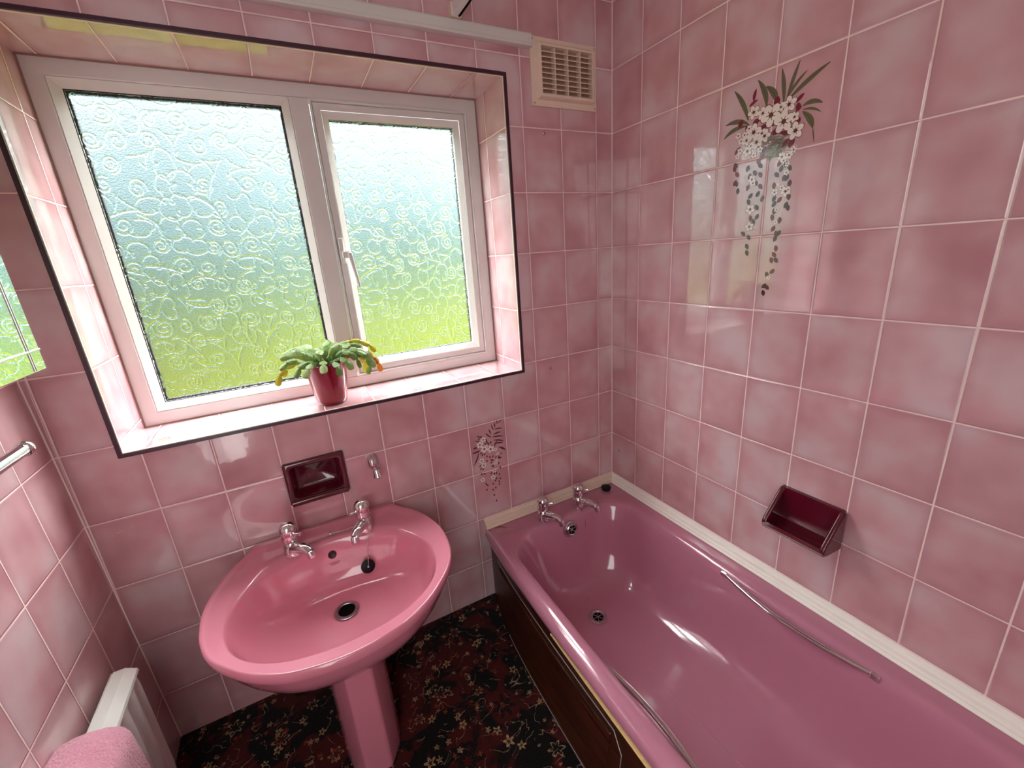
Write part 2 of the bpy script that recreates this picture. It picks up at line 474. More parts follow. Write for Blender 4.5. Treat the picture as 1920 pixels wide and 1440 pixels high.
def wall_back():
    mb = MB()
    xs = sorted([-1.90, WX0, WX1, SX0, SX1, .12]); zs = sorted([0, SZ0, SZ1, WZ0, WZ1, CEIL])
    for i in range(len(xs) - 1):
        for j in range(len(zs) - 1):
            xm, zm = (xs[i] + xs[i + 1]) / 2, (zs[j] + zs[j + 1]) / 2
            if WX0 < xm < WX1 and WZ0 < zm < WZ1: continue
            if SX0 < xm < SX1 and SZ0 < zm < SZ1: continue
            flat_add(mb, [(xs[i], 0, zs[j]), (xs[i + 1], 0, zs[j]), (xs[i + 1], 0, zs[j + 1]), (xs[i], 0, zs[j + 1])], 0)
    D = WD + .09
    for x in (WX0, WX1): flat_add(mb, [(x, 0, WZ0), (x, D, WZ0), (x, D, WZ1), (x, 0, WZ1)], 1)
    for z in (WZ0, WZ1): flat_add(mb, [(WX0, 0, z), (WX1, 0, z), (WX1, D, z), (WX0, D, z)], 2)
    # the outer skin of the wall, so that daylight only comes in through the glass
    for a in ((-1.95, WX0, 0, CEIL), (WX1, .12, 0, CEIL), (WX0, WX1, 0, WZ0), (WX0, WX1, WZ1, CEIL)):
        flat_add(mb, [(a[0], D, a[2]), (a[1], D, a[2]), (a[1], D, a[3]), (a[0], D, a[3])], 3)
    me = bpy.data.meshes.new('wall_back'); me.from_pydata(mb.v, [], mb.f)
    for t in (T_BACK, T_SIDE, T_SILL, rear_paint): me.materials.append(t)
    me.polygons.foreach_set('material_index', mb.m); me.update()
    return structure(link(bpy.data.objects.new('wall_back', me)))
WALL_BACK = wall_back()

def quad(name, pts, mat):
    me = bpy.data.meshes.new(name); me.from_pydata(pts, [], [(0, 1, 2, 3)]); me.materials.append(mat)
    return structure(link(bpy.data.objects.new(name, me)))
WALL_RIGHT = quad('wall_right', [(0, .0, 0), (0, REAR, 0), (0, REAR, CEIL), (0, .0, CEIL)], T_RIGHT)
WALL_LEFT = quad('wall_left', [(xl(0), .0, 0), (xl(0), REAR, 0), (xl(CEIL), REAR, CEIL), (xl(CEIL), .0, CEIL)], T_LEFT)
quad('wall_rear', [(-1.9, REAR, 0), (.05, REAR, 0), (.05, REAR, CEIL), (-1.9, REAR, CEIL)], rear_paint)
quad('ceiling', [(-1.9, .32, CEIL), (.1, .32, CEIL), (.1, REAR, CEIL), (-1.9, REAR, CEIL)], ceiling_paint)
quad('floor', [(-1.9, .0, 0), (.05, .0, 0), (.05, REAR, 0), (-1.9, REAR, 0)], carpet)

# grout beads in the two corners
mb = MB(); mb.tube([(-.0008, -.0008, 0), (-.0008, -.0008, CEIL)], .0017, 8); structure(mb.build('trim_5', plain('grout_bead', GROUT, .7), smooth=60))
mb = MB(); mb.tube([(xl(0) + .001, -.001, 0), (xl(CEIL) + .001, -.001, CEIL)], .0019, 8); structure(mb.build('trim_6', bpy.data.materials['grout_bead'], smooth=60))

# dark tile edging round the window opening
def frame_ring(mb, x0, x1, z0, z1, w, y0, y1, m=0):
    """a mitred rectangular frame: outside x0..x1, z0..z1, bar width w (inwards), from y0 to y1"""
    o = [(x0, z0), (x1, z0), (x1, z1), (x0, z1)]
    i = [(x0 + w, z0 + w), (x1 - w, z0 + w), (x1 - w, z1 - w), (x0 + w, z1 - w)]
    v = [(x, y0, z) for x, z in o] + [(x, y0, z) for x, z in i] + [(x, y1, z) for x, z in o] + [(x, y1, z) for x, z in i]
    f = []
    for k in range(4):
        l = (k + 1) % 4
        f += [(k, l, 4 + l, 4 + k), (8 + k, 12 + k, 12 + l, 8 + l), (k, 8 + k, 8 + l, l), (4 + k, 4 + l, 12 + l, 12 + k)]
    return mb.add(v, f, m)
mb = frame_ring(MB(), WX0 - .005, WX1 + .005, WZ0 - .005, WZ1 + .005, .0105, -.0035, .004)
EDGE = structure(mb.build('trim_1', dark_trim, bevel=.0012))
mb = frame_ring(MB(), WX0 + .0052, WX1 - .0052, WZ0 + .0052, WZ1 - .0052, .0012, .001, .007)
mb.build('pale_inner_lip', cream_plastic, EDGE)

# ------------------------------------------------------------------ window
WIN = bpy.data.objects.new('window_1', None); COL.objects.link(WIN); structure(WIN, 'white double window with patterned obscured glass above the tiled sill')
FY = WD                      # front plane of the outer frame
FX0, FX1, FZ0, FZ1 = WX0 + .001, WX1 - .001, WZ0 + .001, WZ1 - .001
def profile_frame(mb, x0, x1, z0, z1, prof, m=0):
    """sweeps a moulding (inset, y) mitred round a rectangle"""
    R = []
    for w, y in prof: R.append([(x0 + w, y, z0 + w), (x1 - w, y, z0 + w), (x1 - w, y, z1 - w), (x0 + w, y, z1 - w)])
    return mb.rings(R, True, m=m)
# outer frame: flat face, then the left light is beaded, the right light holds an opening sash
MUL0, MUL1 = -1.060, -1.003
mb = MB()
frame_ring(mb, FX0, FX1, FZ0, FZ1, .040, FY, FY + .06)
mb.box(MUL0 + .002, MUL1, FY + .0001, FY + .06, FZ0 + .04, FZ1 - .04)
mb.build('window_frame', white_plastic, WIN, bevel=.003, segs=3)
# slanted glazing bead round the fixed pane
L = (FX0 + .040, MUL0 + .002, FZ0 + .040, FZ1 - .040)      # inside of the left light
mb = MB(); profile_frame(mb, L[0] - .001, L[1] + .001, L[2] - .001, L[3] + .001, [(0, FY + .004), (.003, FY + .0015), (.024, FY + .016), (.0245, FY + .030)])
mb.build('glazing_bead', white_plastic, WIN, smooth=30)
GL = (L[0] + .0235, L[1] - .0235, L[2] + .0235, L[3] - .0235)
# bright drip edge and opening sash in the right light
S = (MUL1, FX1 - .040, FZ0 + .040, FZ1 - .040)
mb = MB(); profile_frame(mb, S[0] + .0005, S[1] - .0005, S[2] + .0005, S[3] - .0005, [(0, FY + .0), (.001, FY - .0055), (.0055, FY - .0055), (.0085, FY + .004), (.0085, FY + .02)])
mb.build('drip_edge', white_plastic, WIN, smooth=30)
A = (S[0] + .0095, S[1] - .0095, S[2] + .0095, S[3] - .0095)
mb = MB(); profile_frame(mb, *A, [(0, FY + .03), (0, FY + .0025), (.002, FY + .0005), (.020, FY + .0005), (.0215, FY + .002)])
sash = mb.build('sash_frame', white_plastic, WIN, smooth=30)
mb = MB(); profile_frame(mb, *[a + d for a, d in zip(A, (.0215, -.0215, .0215, -.0215))], [(0, FY + .003), (.0015, FY + .001), (.0205, FY + .014), (.0207, FY + .03)])
mb.build('sash_bead', white_plastic, sash, smooth=30)
GR = (A[0] + .0415, A[1] - .0415, A[2] + .0415, A[3] - .0415)
# black gasket round each pane and the dark spacer bar behind its edge
for nm, G, w, sp in (('left', GL, .0018, .006), ('right', GR, .0012, .003)):
    mb = MB(); frame_ring(mb, G[0] - .0005, G[1] + .0005, G[2] - .0005, G[3] + .0005, w, FY + .0165, FY + .0195)
    g = mb.build('gasket', black_rubber, WIN)
    mb = MB(); frame_ring(mb, G[0], G[1], G[2], G[3], sp, FY + .030, FY + .042)
    mb.build('spacer_bar', black_rubber, g)

def relief_pane(G, seed):
    x0, x1, z0, z1 = G[0] - .004, G[1] + .004, G[2] - .004, G[3] + .004
    h = .00125
    nx, nz = int((x1 - x0) / h) + 1, int((z1 - z0) / h) + 1
    hx, hz = (x1 - x0) / (nx - 1), (z1 - z0) / (nz - 1)
    H = np.zeros((nz, nx)); rng = np.random.default_rng(seed)
    K = 5; off = np.arange(-K, K + 1)
    def stamp(px, pz, width, height):
        ix = np.round((px - x0) / hx).astype(int); iz = np.round((pz - z0) / hz).astype(int)
        width = np.broadcast_to(width, px.shape); height = np.broadcast_to(height, px.shape)
        for a in off:
            for b in off:
                i, j = iz + a, ix + b
                ok = (i >= 0) & (i < nz) & (j >= 0) & (j < nx)
                dx = x0 + j * hx - px; dz = z0 + i * hz - pz
                val = height * np.sqrt(np.clip(1 - (dx * dx + dz * dz) / (width * width), 0, 1))
                np.maximum.at(H, (i[ok], j[ok]), val[ok])
    P = .057
    W0 = .0026; HT = .0023
    n = 260
    t = np.linspace(0, 1, n)
    for r in range(-1, int((z1 - z0) / P) + 2):
        for c in range(-1, int((x1 - x0) / P) + 2):
            cx = x0 + (c + .5 * (r % 2)) * P + rng.uniform(-.010, .010); cz = z0 + r * P + rng.uniform(-.010, .010)
            k = rng.random(); ph = rng.uniform(0, 6.28); e = rng.uniform(.8, 1.15)
            if k < .45:      # spiral
                turns = rng.uniform(1.5, 2.3); R = rng.uniform(.022, .030)
                a = ph + t * turns * 6.283 * rng.choice([-1, 1]); rr = R * (1 - .84 * t)
                stamp(cx + rr * np.cos(a) * e, cz + rr * np.sin(a), W0, HT)
            else:            # wandering squiggle that loops over itself
                R1 = rng.uniform(.018, .027); R2 = R1 * rng.uniform(.40, .70); kk = rng.choice([2, 3, 2, 3, -2]); q = rng.uniform(0, 6.28, 3); sx = rng.uniform(.75, 1.25)
                u = t * 6.283 * rng.uniform(.75, 1.1)
                px = cx + sx * (R1 * np.cos(u + q[0]) + R2 * np.cos(kk * u + q[1]))
                pz = cz + (R1 * np.sin(u + q[0]) + R2 * np.sin(kk * u + q[1])) / sx
                stamp(px, pz, W0, HT)
            if rng.random() < .16:   # a brush-like swelling stroke to the next motif
                ang = rng.uniform(0, 6.28); Ls = rng.uniform(.05, .10); bend = rng.uniform(-.02, .02)
                d = (t - .5) * Ls
                px = cx + d * math.cos(ang) - bend * np.sin(t * 3.14) * math.sin(ang) + .02; pz = cz + d * math.sin(ang) + bend * np.sin(t * 3.14) * math.cos(ang)
                sw = np.sin(t * 3.14159)
                stamp(px, pz, W0 + .0024 * sw, HT + .0008 * sw)
    H = (4 * H + np.roll(H, 1, 0) + np.roll(H, -1, 0) + np.roll(H, 1, 1) + np.roll(H, -1, 1)) / 8
    X, Z = np.meshgrid(np.linspace(x0, x1, nx), np.linspace(z0, z1, nz))
    yf = FY + .020
    V = np.stack([X.ravel(), (yf + .0015 - H).ravel(), Z.ravel()], 1)
    idx = np.arange(nx * nz).reshape(nz, nx)
    F = np.stack([idx[:-1, :-1].ravel(), idx[:-1, 1:].ravel(), idx[1:, 1:].ravel(), idx[1:, :-1].ravel()], 1)
    nv = len(V)
    back = np.array([(x0, yf + .006, z0), (x1, yf + .006, z0), (x1, yf + .006, z1), (x0, yf + .006, z1)])
    V = np.concatenate([V, back])
    faces = F.tolist() + [[nv, nv + 3, nv + 2, nv + 1],
        [nv, nv + 1] + idx[0, ::-1].tolist(), [nv + 1, nv + 2] + idx[::-1, -1].tolist(), [nv + 2, nv + 3] + idx[-1, :].tolist(), [nv + 3, nv] + idx[:, 0].tolist()]
    me = bpy.data.meshes.new('glass_pane'); me.from_pydata(V.tolist(), [], faces)
    me.materials.append(PANE); me.materials.append(CLEAR)
    mi = np.zeros(len(faces), dtype=np.int32); mi[len(F):] = 1
    sm = np.ones(len(faces), dtype=bool); sm[len(F):] = False
    me.polygons.foreach_set('material_index', mi); me.polygons.foreach_set('use_smooth', sm)
    e0 = len(me.edges)
    me.update()
    return link(bpy.data.objects.new('glass_pane', me), WIN)
relief_pane(GL, 5); relief_pane(GR, 12)

# window catch on the left stile of the sash
mb = MB(); mb.box(A[0] + .002, A[0] + .018, FY - .010, FY + .002, 1.385, 1.468)
hnd = mb.build('window_handle', white_plastic, WIN, bevel=.003)
mb = MB(); mb.box(A[0] + .008, A[0] + .034, FY - .024, FY - .009, 1.402, 1.424)
mb.add([(A[0] + .024, FY - .028, 1.420), (A[0] + .038, FY - .028, 1.420), (A[0] + .050, FY - .030, 1.305), (A[0] + .041, FY - .030, 1.303),
        (A[0] + .024, FY - .016, 1.420), (A[0] + .038, FY - .016, 1.420), (A[0] + .050, FY - .020, 1.305), (A[0] + .041, FY - .020, 1.303)],
       [(0, 1, 2, 3), (4, 7, 6, 5), (0, 4, 5, 1), (1, 5, 6, 2), (2, 6, 7, 3), (3, 7, 4, 0)])
mb.build('lever', white_plastic, hnd, bevel=.003)
# silicone line where frame meets tiles
mb = frame_ring(MB(), WX0, WX1, WZ0, WZ1, .0035, FY - .004, FY + .001)
mb.build('sealant_line', plain('aged_sealant', srgb(146, 116, 104), .6, noise_amt=.3, noise_scale=40), WIN)

# ------------------------------------------------------------------ printed flower tiles

def motif(name, data, mapper, parent, dense, petal=5):
    """a printed bouquet: leaves, petals and buds as thin glaze shapes in the tile surface"""
    mb = MB(); rng = random.Random(4); lift = [0]
    def put(poly, m, layer):
        e = .0003 + layer * .00012 + lift[0]; lift[0] += 1e-7
        flat_add(mb, [mapper(a, b, e) for a, b in poly], m)
    def leaf(a, b, w, m, layer, ctrl=None, vein=True):
        a, b = Vector(a), Vector(b); c = Vector(ctrl) if ctrl else (a + b) / 2 + Vector((-(b - a).y, (b - a).x)) * .10
        pts = [(1 - t) ** 2 * a + 2 * t * (1 - t) * c + t * t * b for t in [i / 8 for i in range(9)]]
        L, Rr = [], []
        for i, p in enumerate(pts):
            t = i / 8; d = (pts[min(i + 1, 8)] - pts[max(i - 1, 0)]); d = Vector((-d.y, d.x)).normalized()
            ww = w * .5 * math.sin(math.pi * min(1, (t * .92 + .05))) ** .8
            L.append(p + d * ww); Rr.append(p - d * ww)
        put([tuple(q) for q in L] + [tuple(q) for q in reversed(Rr)], m, layer)
        if vein:
            k = [p + Vector((-(b - a).y, (b - a).x)).normalized() * w * .06 for p in pts]
            put([tuple(q) for q in pts] + [tuple(q) for q in reversed(k)], 3, layer + 1)
    def flower(x, y, r):
        r *= 1.22
        n = petal; ph = rng.random() * 6
        for i in range(n):
            a = ph + i * 2 * math.pi / n
            c = Vector((x + math.cos(a) * r * .58, y + math.sin(a) * r * .58))
            for s, m, ly in ((1.16, 3, 3), (1.0, 2, 4)):
                put([(c.x + math.cos(a) * r * .44 * s * math.cos(t) - math.sin(a) * r * .35 * s * math.sin(t),
                      c.y + math.sin(a) * r * .44 * s * math.cos(t) + math.cos(a) * r * .35 * s * math.sin(t)) for t in [k * 2 * math.pi / 14 for k in range(14)]], m, ly)
        put([(x + r * .24 * math.cos(t), y + r * .24 * math.sin(t)) for t in [k * 2 * math.pi / 10 for k in range(10)]], 1, 5)
        for i in range(7):
            a = ph + i * .9
            p, q = Vector((x, y)), Vector((x + math.cos(a) * r * .48, y + math.sin(a) * r * .48)); d = (q - p).normalized() * r * .03
            put([(p.x - d.y, p.y + d.x), (q.x - d.y, q.y + d.x), (q.x + d.y, q.y - d.x), (p.x + d.y, p.y - d.x)], 3, 5)
    if 'basket' in data:
        for (x, y) in data['basket']:
            for k in range(9):
                a = rng.uniform(-.5, 1.2); l = .010; c = Vector((x + rng.uniform(-.009, .009), y + rng.uniform(-.009, .009)))
                leaf(c - Vector((math.cos(a), math.sin(a))) * l, c + Vector((math.cos(a), math.sin(a))) * l, .0034, 4 if k % 3 else 0, 1)
    for bl in data['blades']:
        if len(bl) == 4: leaf(bl[0], bl[2], bl[3], 0, 1, ctrl=bl[1])
        else: leaf(bl[0], bl[1], bl[2], 3 if dense else 0, 1)
    if 'vine' in data:
        for a, b, w in data['red']: leaf(a, b, w, 1, 2)
        for x, y in data['vine']:
            a = rng.uniform(-2.4, -.7); l = .0165
            leaf((x - math.cos(a) * l * .5, y - math.sin(a) * l * .5), (x + math.cos(a) * l * .5, y + math.sin(a) * l * .5), .0108, rng.choice([1, 3, 3]), 2)
    else:
        for x, y in data['red']:
            a = rng.uniform(-2.4, -.7); l = .0105
            leaf((x - math.cos(a) * l * .5, y - math.sin(a) * l * .5), (x + math.cos(a) * l * .5, y + math.sin(a) * l * .5), .0062, rng.choice([1, 1, 3]), 2)
    for x, y, r in data['fl']: flower(x, y, r)
    o = mb.build(name, print_mats, parent)
    o['label'] = 'printed basket of white flowers with burgundy trailing leaves'
    return o
BIG={'blades': [((0.6349, 1.689), (0.6325, 1.7286), (0.6224, 1.7656), 0.011), ((0.6413, 1.691), (0.6512, 1.7339), (0.6645, 1.7682), 0.0095), ((0.639, 1.6917), (0.6605, 1.7271), (0.6842, 1.7405), 0.0077), ((0.6476, 1.693), (0.6857, 1.7225), (0.7325, 1.7402), 0.0116), ((0.5908, 1.6939), (0.5896, 1.7266), (0.5621, 1.7603), 0.0139), ((0.6163, 1.6945), (0.6135, 1.7191), (0.5859, 1.7389), 0.0153), ((0.5436, 1.6737), (0.5287, 1.7204), (0.4963, 1.7557), 0.0128), ((0.5445, 1.6649), (0.5136, 1.686), (0.4758, 1.6783), 0.0121), ((0.5396, 1.6618), (0.499, 1.6678), (0.473, 1.6448), 0.0114), ((0.6824, 1.6674), (0.7033, 1.6781), (0.7269, 1.6618), 0.0107), ((0.6834, 1.6595), (0.7056, 1.6607), (0.7255, 1.6438), 0.0057), ((0.6839, 1.6555), (0.7091, 1.6333), (0.7108, 1.6139), 0.014), ((0.7103, 1.6178), (0.7158, 1.5973), (0.7179, 1.5814), 0.0033)], 'red': [((0.5546, 1.7148), (0.5592, 1.7422), 0.0096), ((0.5429, 1.7057), (0.5659, 1.7156), 0.0079), ((0.6173, 1.6863), (0.6194, 1.7074), 0.0162), ((0.6663, 1.6797), (0.6831, 1.6943), 0.0094), ((0.6748, 1.6619), (0.6707, 1.6784), 0.0127), ((0.5185, 1.6629), (0.5274, 1.6802), 0.0142), ((0.511, 1.5975), (0.5285, 1.614), 0.0104), ((0.6608, 1.5824), (0.6713, 1.6041), 0.015), ((0.6424, 1.5865), (0.6583, 1.6032), 0.0108), ((0.5576, 1.6614), (0.5769, 1.6669), 0.0136), ((0.6153, 1.6217), (0.6324, 1.6339), 0.0156), ((0.6744, 1.631), (0.6789, 1.6453), 0.0111), ((0.6373, 1.6686), (0.65, 1.6729), 0.0107), ((0.5794, 1.6431), (0.5981, 1.6488), 0.0133), ((0.6338, 1.6213), (0.6568, 1.6156), 0.0099), ((0.5381, 1.6514), (0.5471, 1.6642), 0.01), ((0.5714, 1.6726), (0.5869, 1.6642), 0.0086), ((0.6665, 1.6604), (0.6803, 1.668), 0.0095), ((0.5955, 1.6516), (0.6175, 1.6438), 0.0103), ((0.6599, 1.6269), (0.6766, 1.6304), 0.0079)], 'fl': [(0.5573, 1.689, 0.0135), (0.5828, 1.6798, 0.0122), (0.6053, 1.6695, 0.022), (0.64, 1.646, 0.0212), (0.649, 1.681, 0.0153), (0.6717, 1.6179, 0.0164), (0.5622, 1.6411, 0.017), (0.5935, 1.6249, 0.0132), (0.6658, 1.6489, 0.0095), (0.5432, 1.6261, 0.0109), (0.5176, 1.6432, 0.0071), (0.5272, 1.6276, 0.0071), (0.5482, 1.6531, 0.0074), (0.5724, 1.615, 0.0136), (0.5854, 1.6332, 0.0095), (0.5485, 1.5985, 0.011), (0.5269, 1.6032, 0.0072), (0.5679, 1.5855, 0.0069), (0.5199, 1.5911, 0.0062), (0.6449, 1.5652, 0.009), (0.6628, 1.5656, 0.008), (0.6726, 1.5757, 0.007), (0.6505, 1.5557, 0.0063), (0.6608, 1.5454, 0.0054), (0.6292, 1.6808, 0.0089), (0.5689, 1.5252, 0.009), (0.5715, 1.4488, 0.0112), (0.5734, 1.4036, 0.0102), (0.5725, 1.5155, 0.007), (0.6608, 1.5266, 0.0063), (0.6356, 1.4835, 0.0075), (0.6638, 1.4816, 0.0109), (0.6453, 1.4403, 0.0056), (0.6465, 1.4088, 0.0047), (0.6427, 1.2657, 0.005), (0.6534, 1.4917, 0.0064), (0.6702, 1.4849, 0.0054), (0.5365, 1.6409, 0.007), (0.5578, 1.6096, 0.0069), (0.5845, 1.595, 0.0067)], 'vine': [(0.5165, 1.5689), (0.5226, 1.5446), (0.5226, 1.5212), (0.5283, 1.5015), (0.5134, 1.5602), (0.5178, 1.5244), (0.5529, 1.5551), (0.5752, 1.5398), (0.5603, 1.5334), (0.5888, 1.555), (0.5911, 1.5325), (0.5804, 1.5142), (0.5577, 1.5064), (0.5943, 1.5031), (0.5679, 1.4842), (0.5885, 1.4859), (0.6026, 1.4726), (0.5642, 1.4684), (0.5895, 1.4513), (0.5739, 1.425), (0.592, 1.4278), (0.5561, 1.3855), (0.5736, 1.3746), (0.5829, 1.4146), (0.5705, 1.3503), (0.5723, 1.3329), (0.6396, 1.5516), (0.6562, 1.5463), (0.6664, 1.536), (0.6458, 1.5378), (0.6357, 1.5247), (0.6553, 1.5149), (0.6623, 1.5137), (0.6314, 1.4995), (0.6707, 1.4996), (0.6349, 1.4682), (0.6365, 1.4547), (0.6497, 1.464), (0.6723, 1.4675), (0.6677, 1.4486), (0.6731, 1.4414), (0.6385, 1.4366), (0.6354, 1.4212), (0.6556, 1.4124), (0.641, 1.3933), (0.6499, 1.3789), (0.6569, 1.3807), (0.6487, 1.3675), (0.6541, 1.3418), (0.651, 1.3255), (0.6452, 1.3115), (0.6575, 1.3112), (0.6509, 1.2827), (0.6368, 1.273), (0.6323, 1.2433), (0.6318, 1.2233), (0.6406, 1.2386), (0.5827, 1.565), (0.5915, 1.5763), (0.5946, 1.5928)], 'basket': [(0.6017, 1.6166), (0.611, 1.6186), (0.6258, 1.6109), (0.64, 1.6076), (0.6036, 1.5993), (0.6177, 1.6003), (0.632, 1.5971), (0.6458, 1.596), (0.6099, 1.5852), (0.6242, 1.5842), (0.6382, 1.5833), (0.5955, 1.584), (0.6158, 1.5755), (0.63, 1.5746), (0.5882, 1.6071), (0.6471, 1.5854)]}
SMALL={'blades': [((-0.583, 0.7404), (-0.5902, 0.7637), 0.005), ((-0.576, 0.7478), (-0.5756, 0.7691), 0.005), ((-0.5654, 0.7603), (-0.5656, 0.7757), 0.0044), ((-0.562, 0.7625), (-0.5451, 0.7736), 0.0043), ((-0.5797, 0.7411), (-0.5449, 0.7381), 0.0056), ((-0.5937, 0.7263), (-0.6026, 0.7486), 0.0056), ((-0.5863, 0.7212), (-0.5525, 0.7246), 0.0062), ((-0.5949, 0.7128), (-0.6177, 0.7359), 0.0056), ((-0.5919, 0.7119), (-0.5446, 0.7037), 0.0062), ((-0.5868, 0.6981), (-0.5431, 0.6828), 0.0063), ((-0.5851, 0.682), (-0.5468, 0.6775), 0.0063), ((-0.6317, 0.7198), (-0.6546, 0.7352), 0.0049), ((-0.6421, 0.7073), (-0.6641, 0.7165), 0.0049), ((-0.6565, 0.6868), (-0.6732, 0.687), 0.008), ((-0.6457, 0.6713), (-0.6782, 0.6684), 0.0074), ((-0.6526, 0.664), (-0.6776, 0.6152), 0.0062), ((-0.5674, 0.6643), (-0.5392, 0.6434), 0.0083), ((-0.6097, 0.6889), (-0.6223, 0.7203), 0.0062), ((-0.5862, 0.6697), (-0.5713, 0.6938), 0.0057), ((-0.5638, 0.6314), (-0.5537, 0.6348), 0.0046), ((-0.5781, 0.6164), (-0.5585, 0.617), 0.0077)], 'fl': [(-0.6294, 0.7115, 0.0099), (-0.645, 0.6943, 0.0117), (-0.6285, 0.6725, 0.013), (-0.6025, 0.665, 0.0132), (-0.5825, 0.6576, 0.007), (-0.5746, 0.6378, 0.0058), (-0.6184, 0.6805, 0.0062), (-0.6439, 0.6269, 0.0101), (-0.6366, 0.6056, 0.0101), (-0.5801, 0.6122, 0.0052), (-0.5891, 0.6021, 0.0058), (-0.5829, 0.5986, 0.0046), (-0.5952, 0.57, 0.0078), (-0.6025, 0.5429, 0.0091), (-0.6471, 0.5462, 0.009)], 'red': [(-0.6472, 0.7179), (-0.6359, 0.724), (-0.6097, 0.6889), (-0.6, 0.6924), (-0.6219, 0.6924), (-0.6385, 0.6504), (-0.6208, 0.6388), (-0.6088, 0.6321), (-0.5961, 0.6314), (-0.6037, 0.6178), (-0.6226, 0.6203), (-0.5838, 0.6246), (-0.571, 0.6239), (-0.5975, 0.6159), (-0.6046, 0.6084), (-0.6291, 0.6508), (-0.6439, 0.6583), (-0.6503, 0.5939), (-0.6412, 0.591), (-0.6494, 0.5712), (-0.637, 0.5688), (-0.6349, 0.5241), (-0.6293, 0.5157), (-0.6343, 0.4975), (-0.5966, 0.5899), (-0.5734, 0.5956), (-0.5687, 0.5746), (-0.6088, 0.5629), (-0.5964, 0.5573), (-0.5867, 0.5558), (-0.5744, 0.5469), (-0.5887, 0.5334), (-0.5944, 0.5254), (-0.5727, 0.5281), (-0.5787, 0.5168), (-0.578, 0.5049), (-0.6052, 0.5141), (-0.5955, 0.4941), (-0.6075, 0.4883), (-0.6048, 0.4638), (-0.5974, 0.4357), (-0.6029, 0.5918), (-0.6521, 0.6072)]}
motif('flower_print', BIG, lambda a, b, e: (-e, -a, b), WALL_RIGHT, False)
motif('flower_print', SMALL, lambda a, b, e: (a, -e, b), WALL_BACK, True)

# small marks: old sticker remains on the sill and glue marks on the tile left of the window
mb = MB(); rng = random.Random(2)
for k in range(9):
    a = k * .7; x, y = -1.563 + math.cos(a) * .011, .075 + math.sin(a) * .011
    flat_add(mb, [(x + .005 * math.cos(t + a) * (1 + .3 * rng.random()), y + .0028 * math.sin(t + a), WZ0 + .0006) for t in [i * 1.047 for i in range(6)]])
mb.build('sticker_mark', mark_grey, WALL_BACK)
mb = MB()
for (x, z, rx, rz) in ((-1.716, .735, .0016, .0016), (-1.672, .741, .0014, .0014), (-1.700, .7375, .010, .0007)):
    flat_add(mb, [(x + rx * math.cos(t), -.0006, z + rz * math.sin(t) + (x + rx * math.cos(t) + 1.70) * .15) for t in [i * .5236 for i in range(12)]])
mb.build('glue_mark', mark_pale, WALL_BACK)

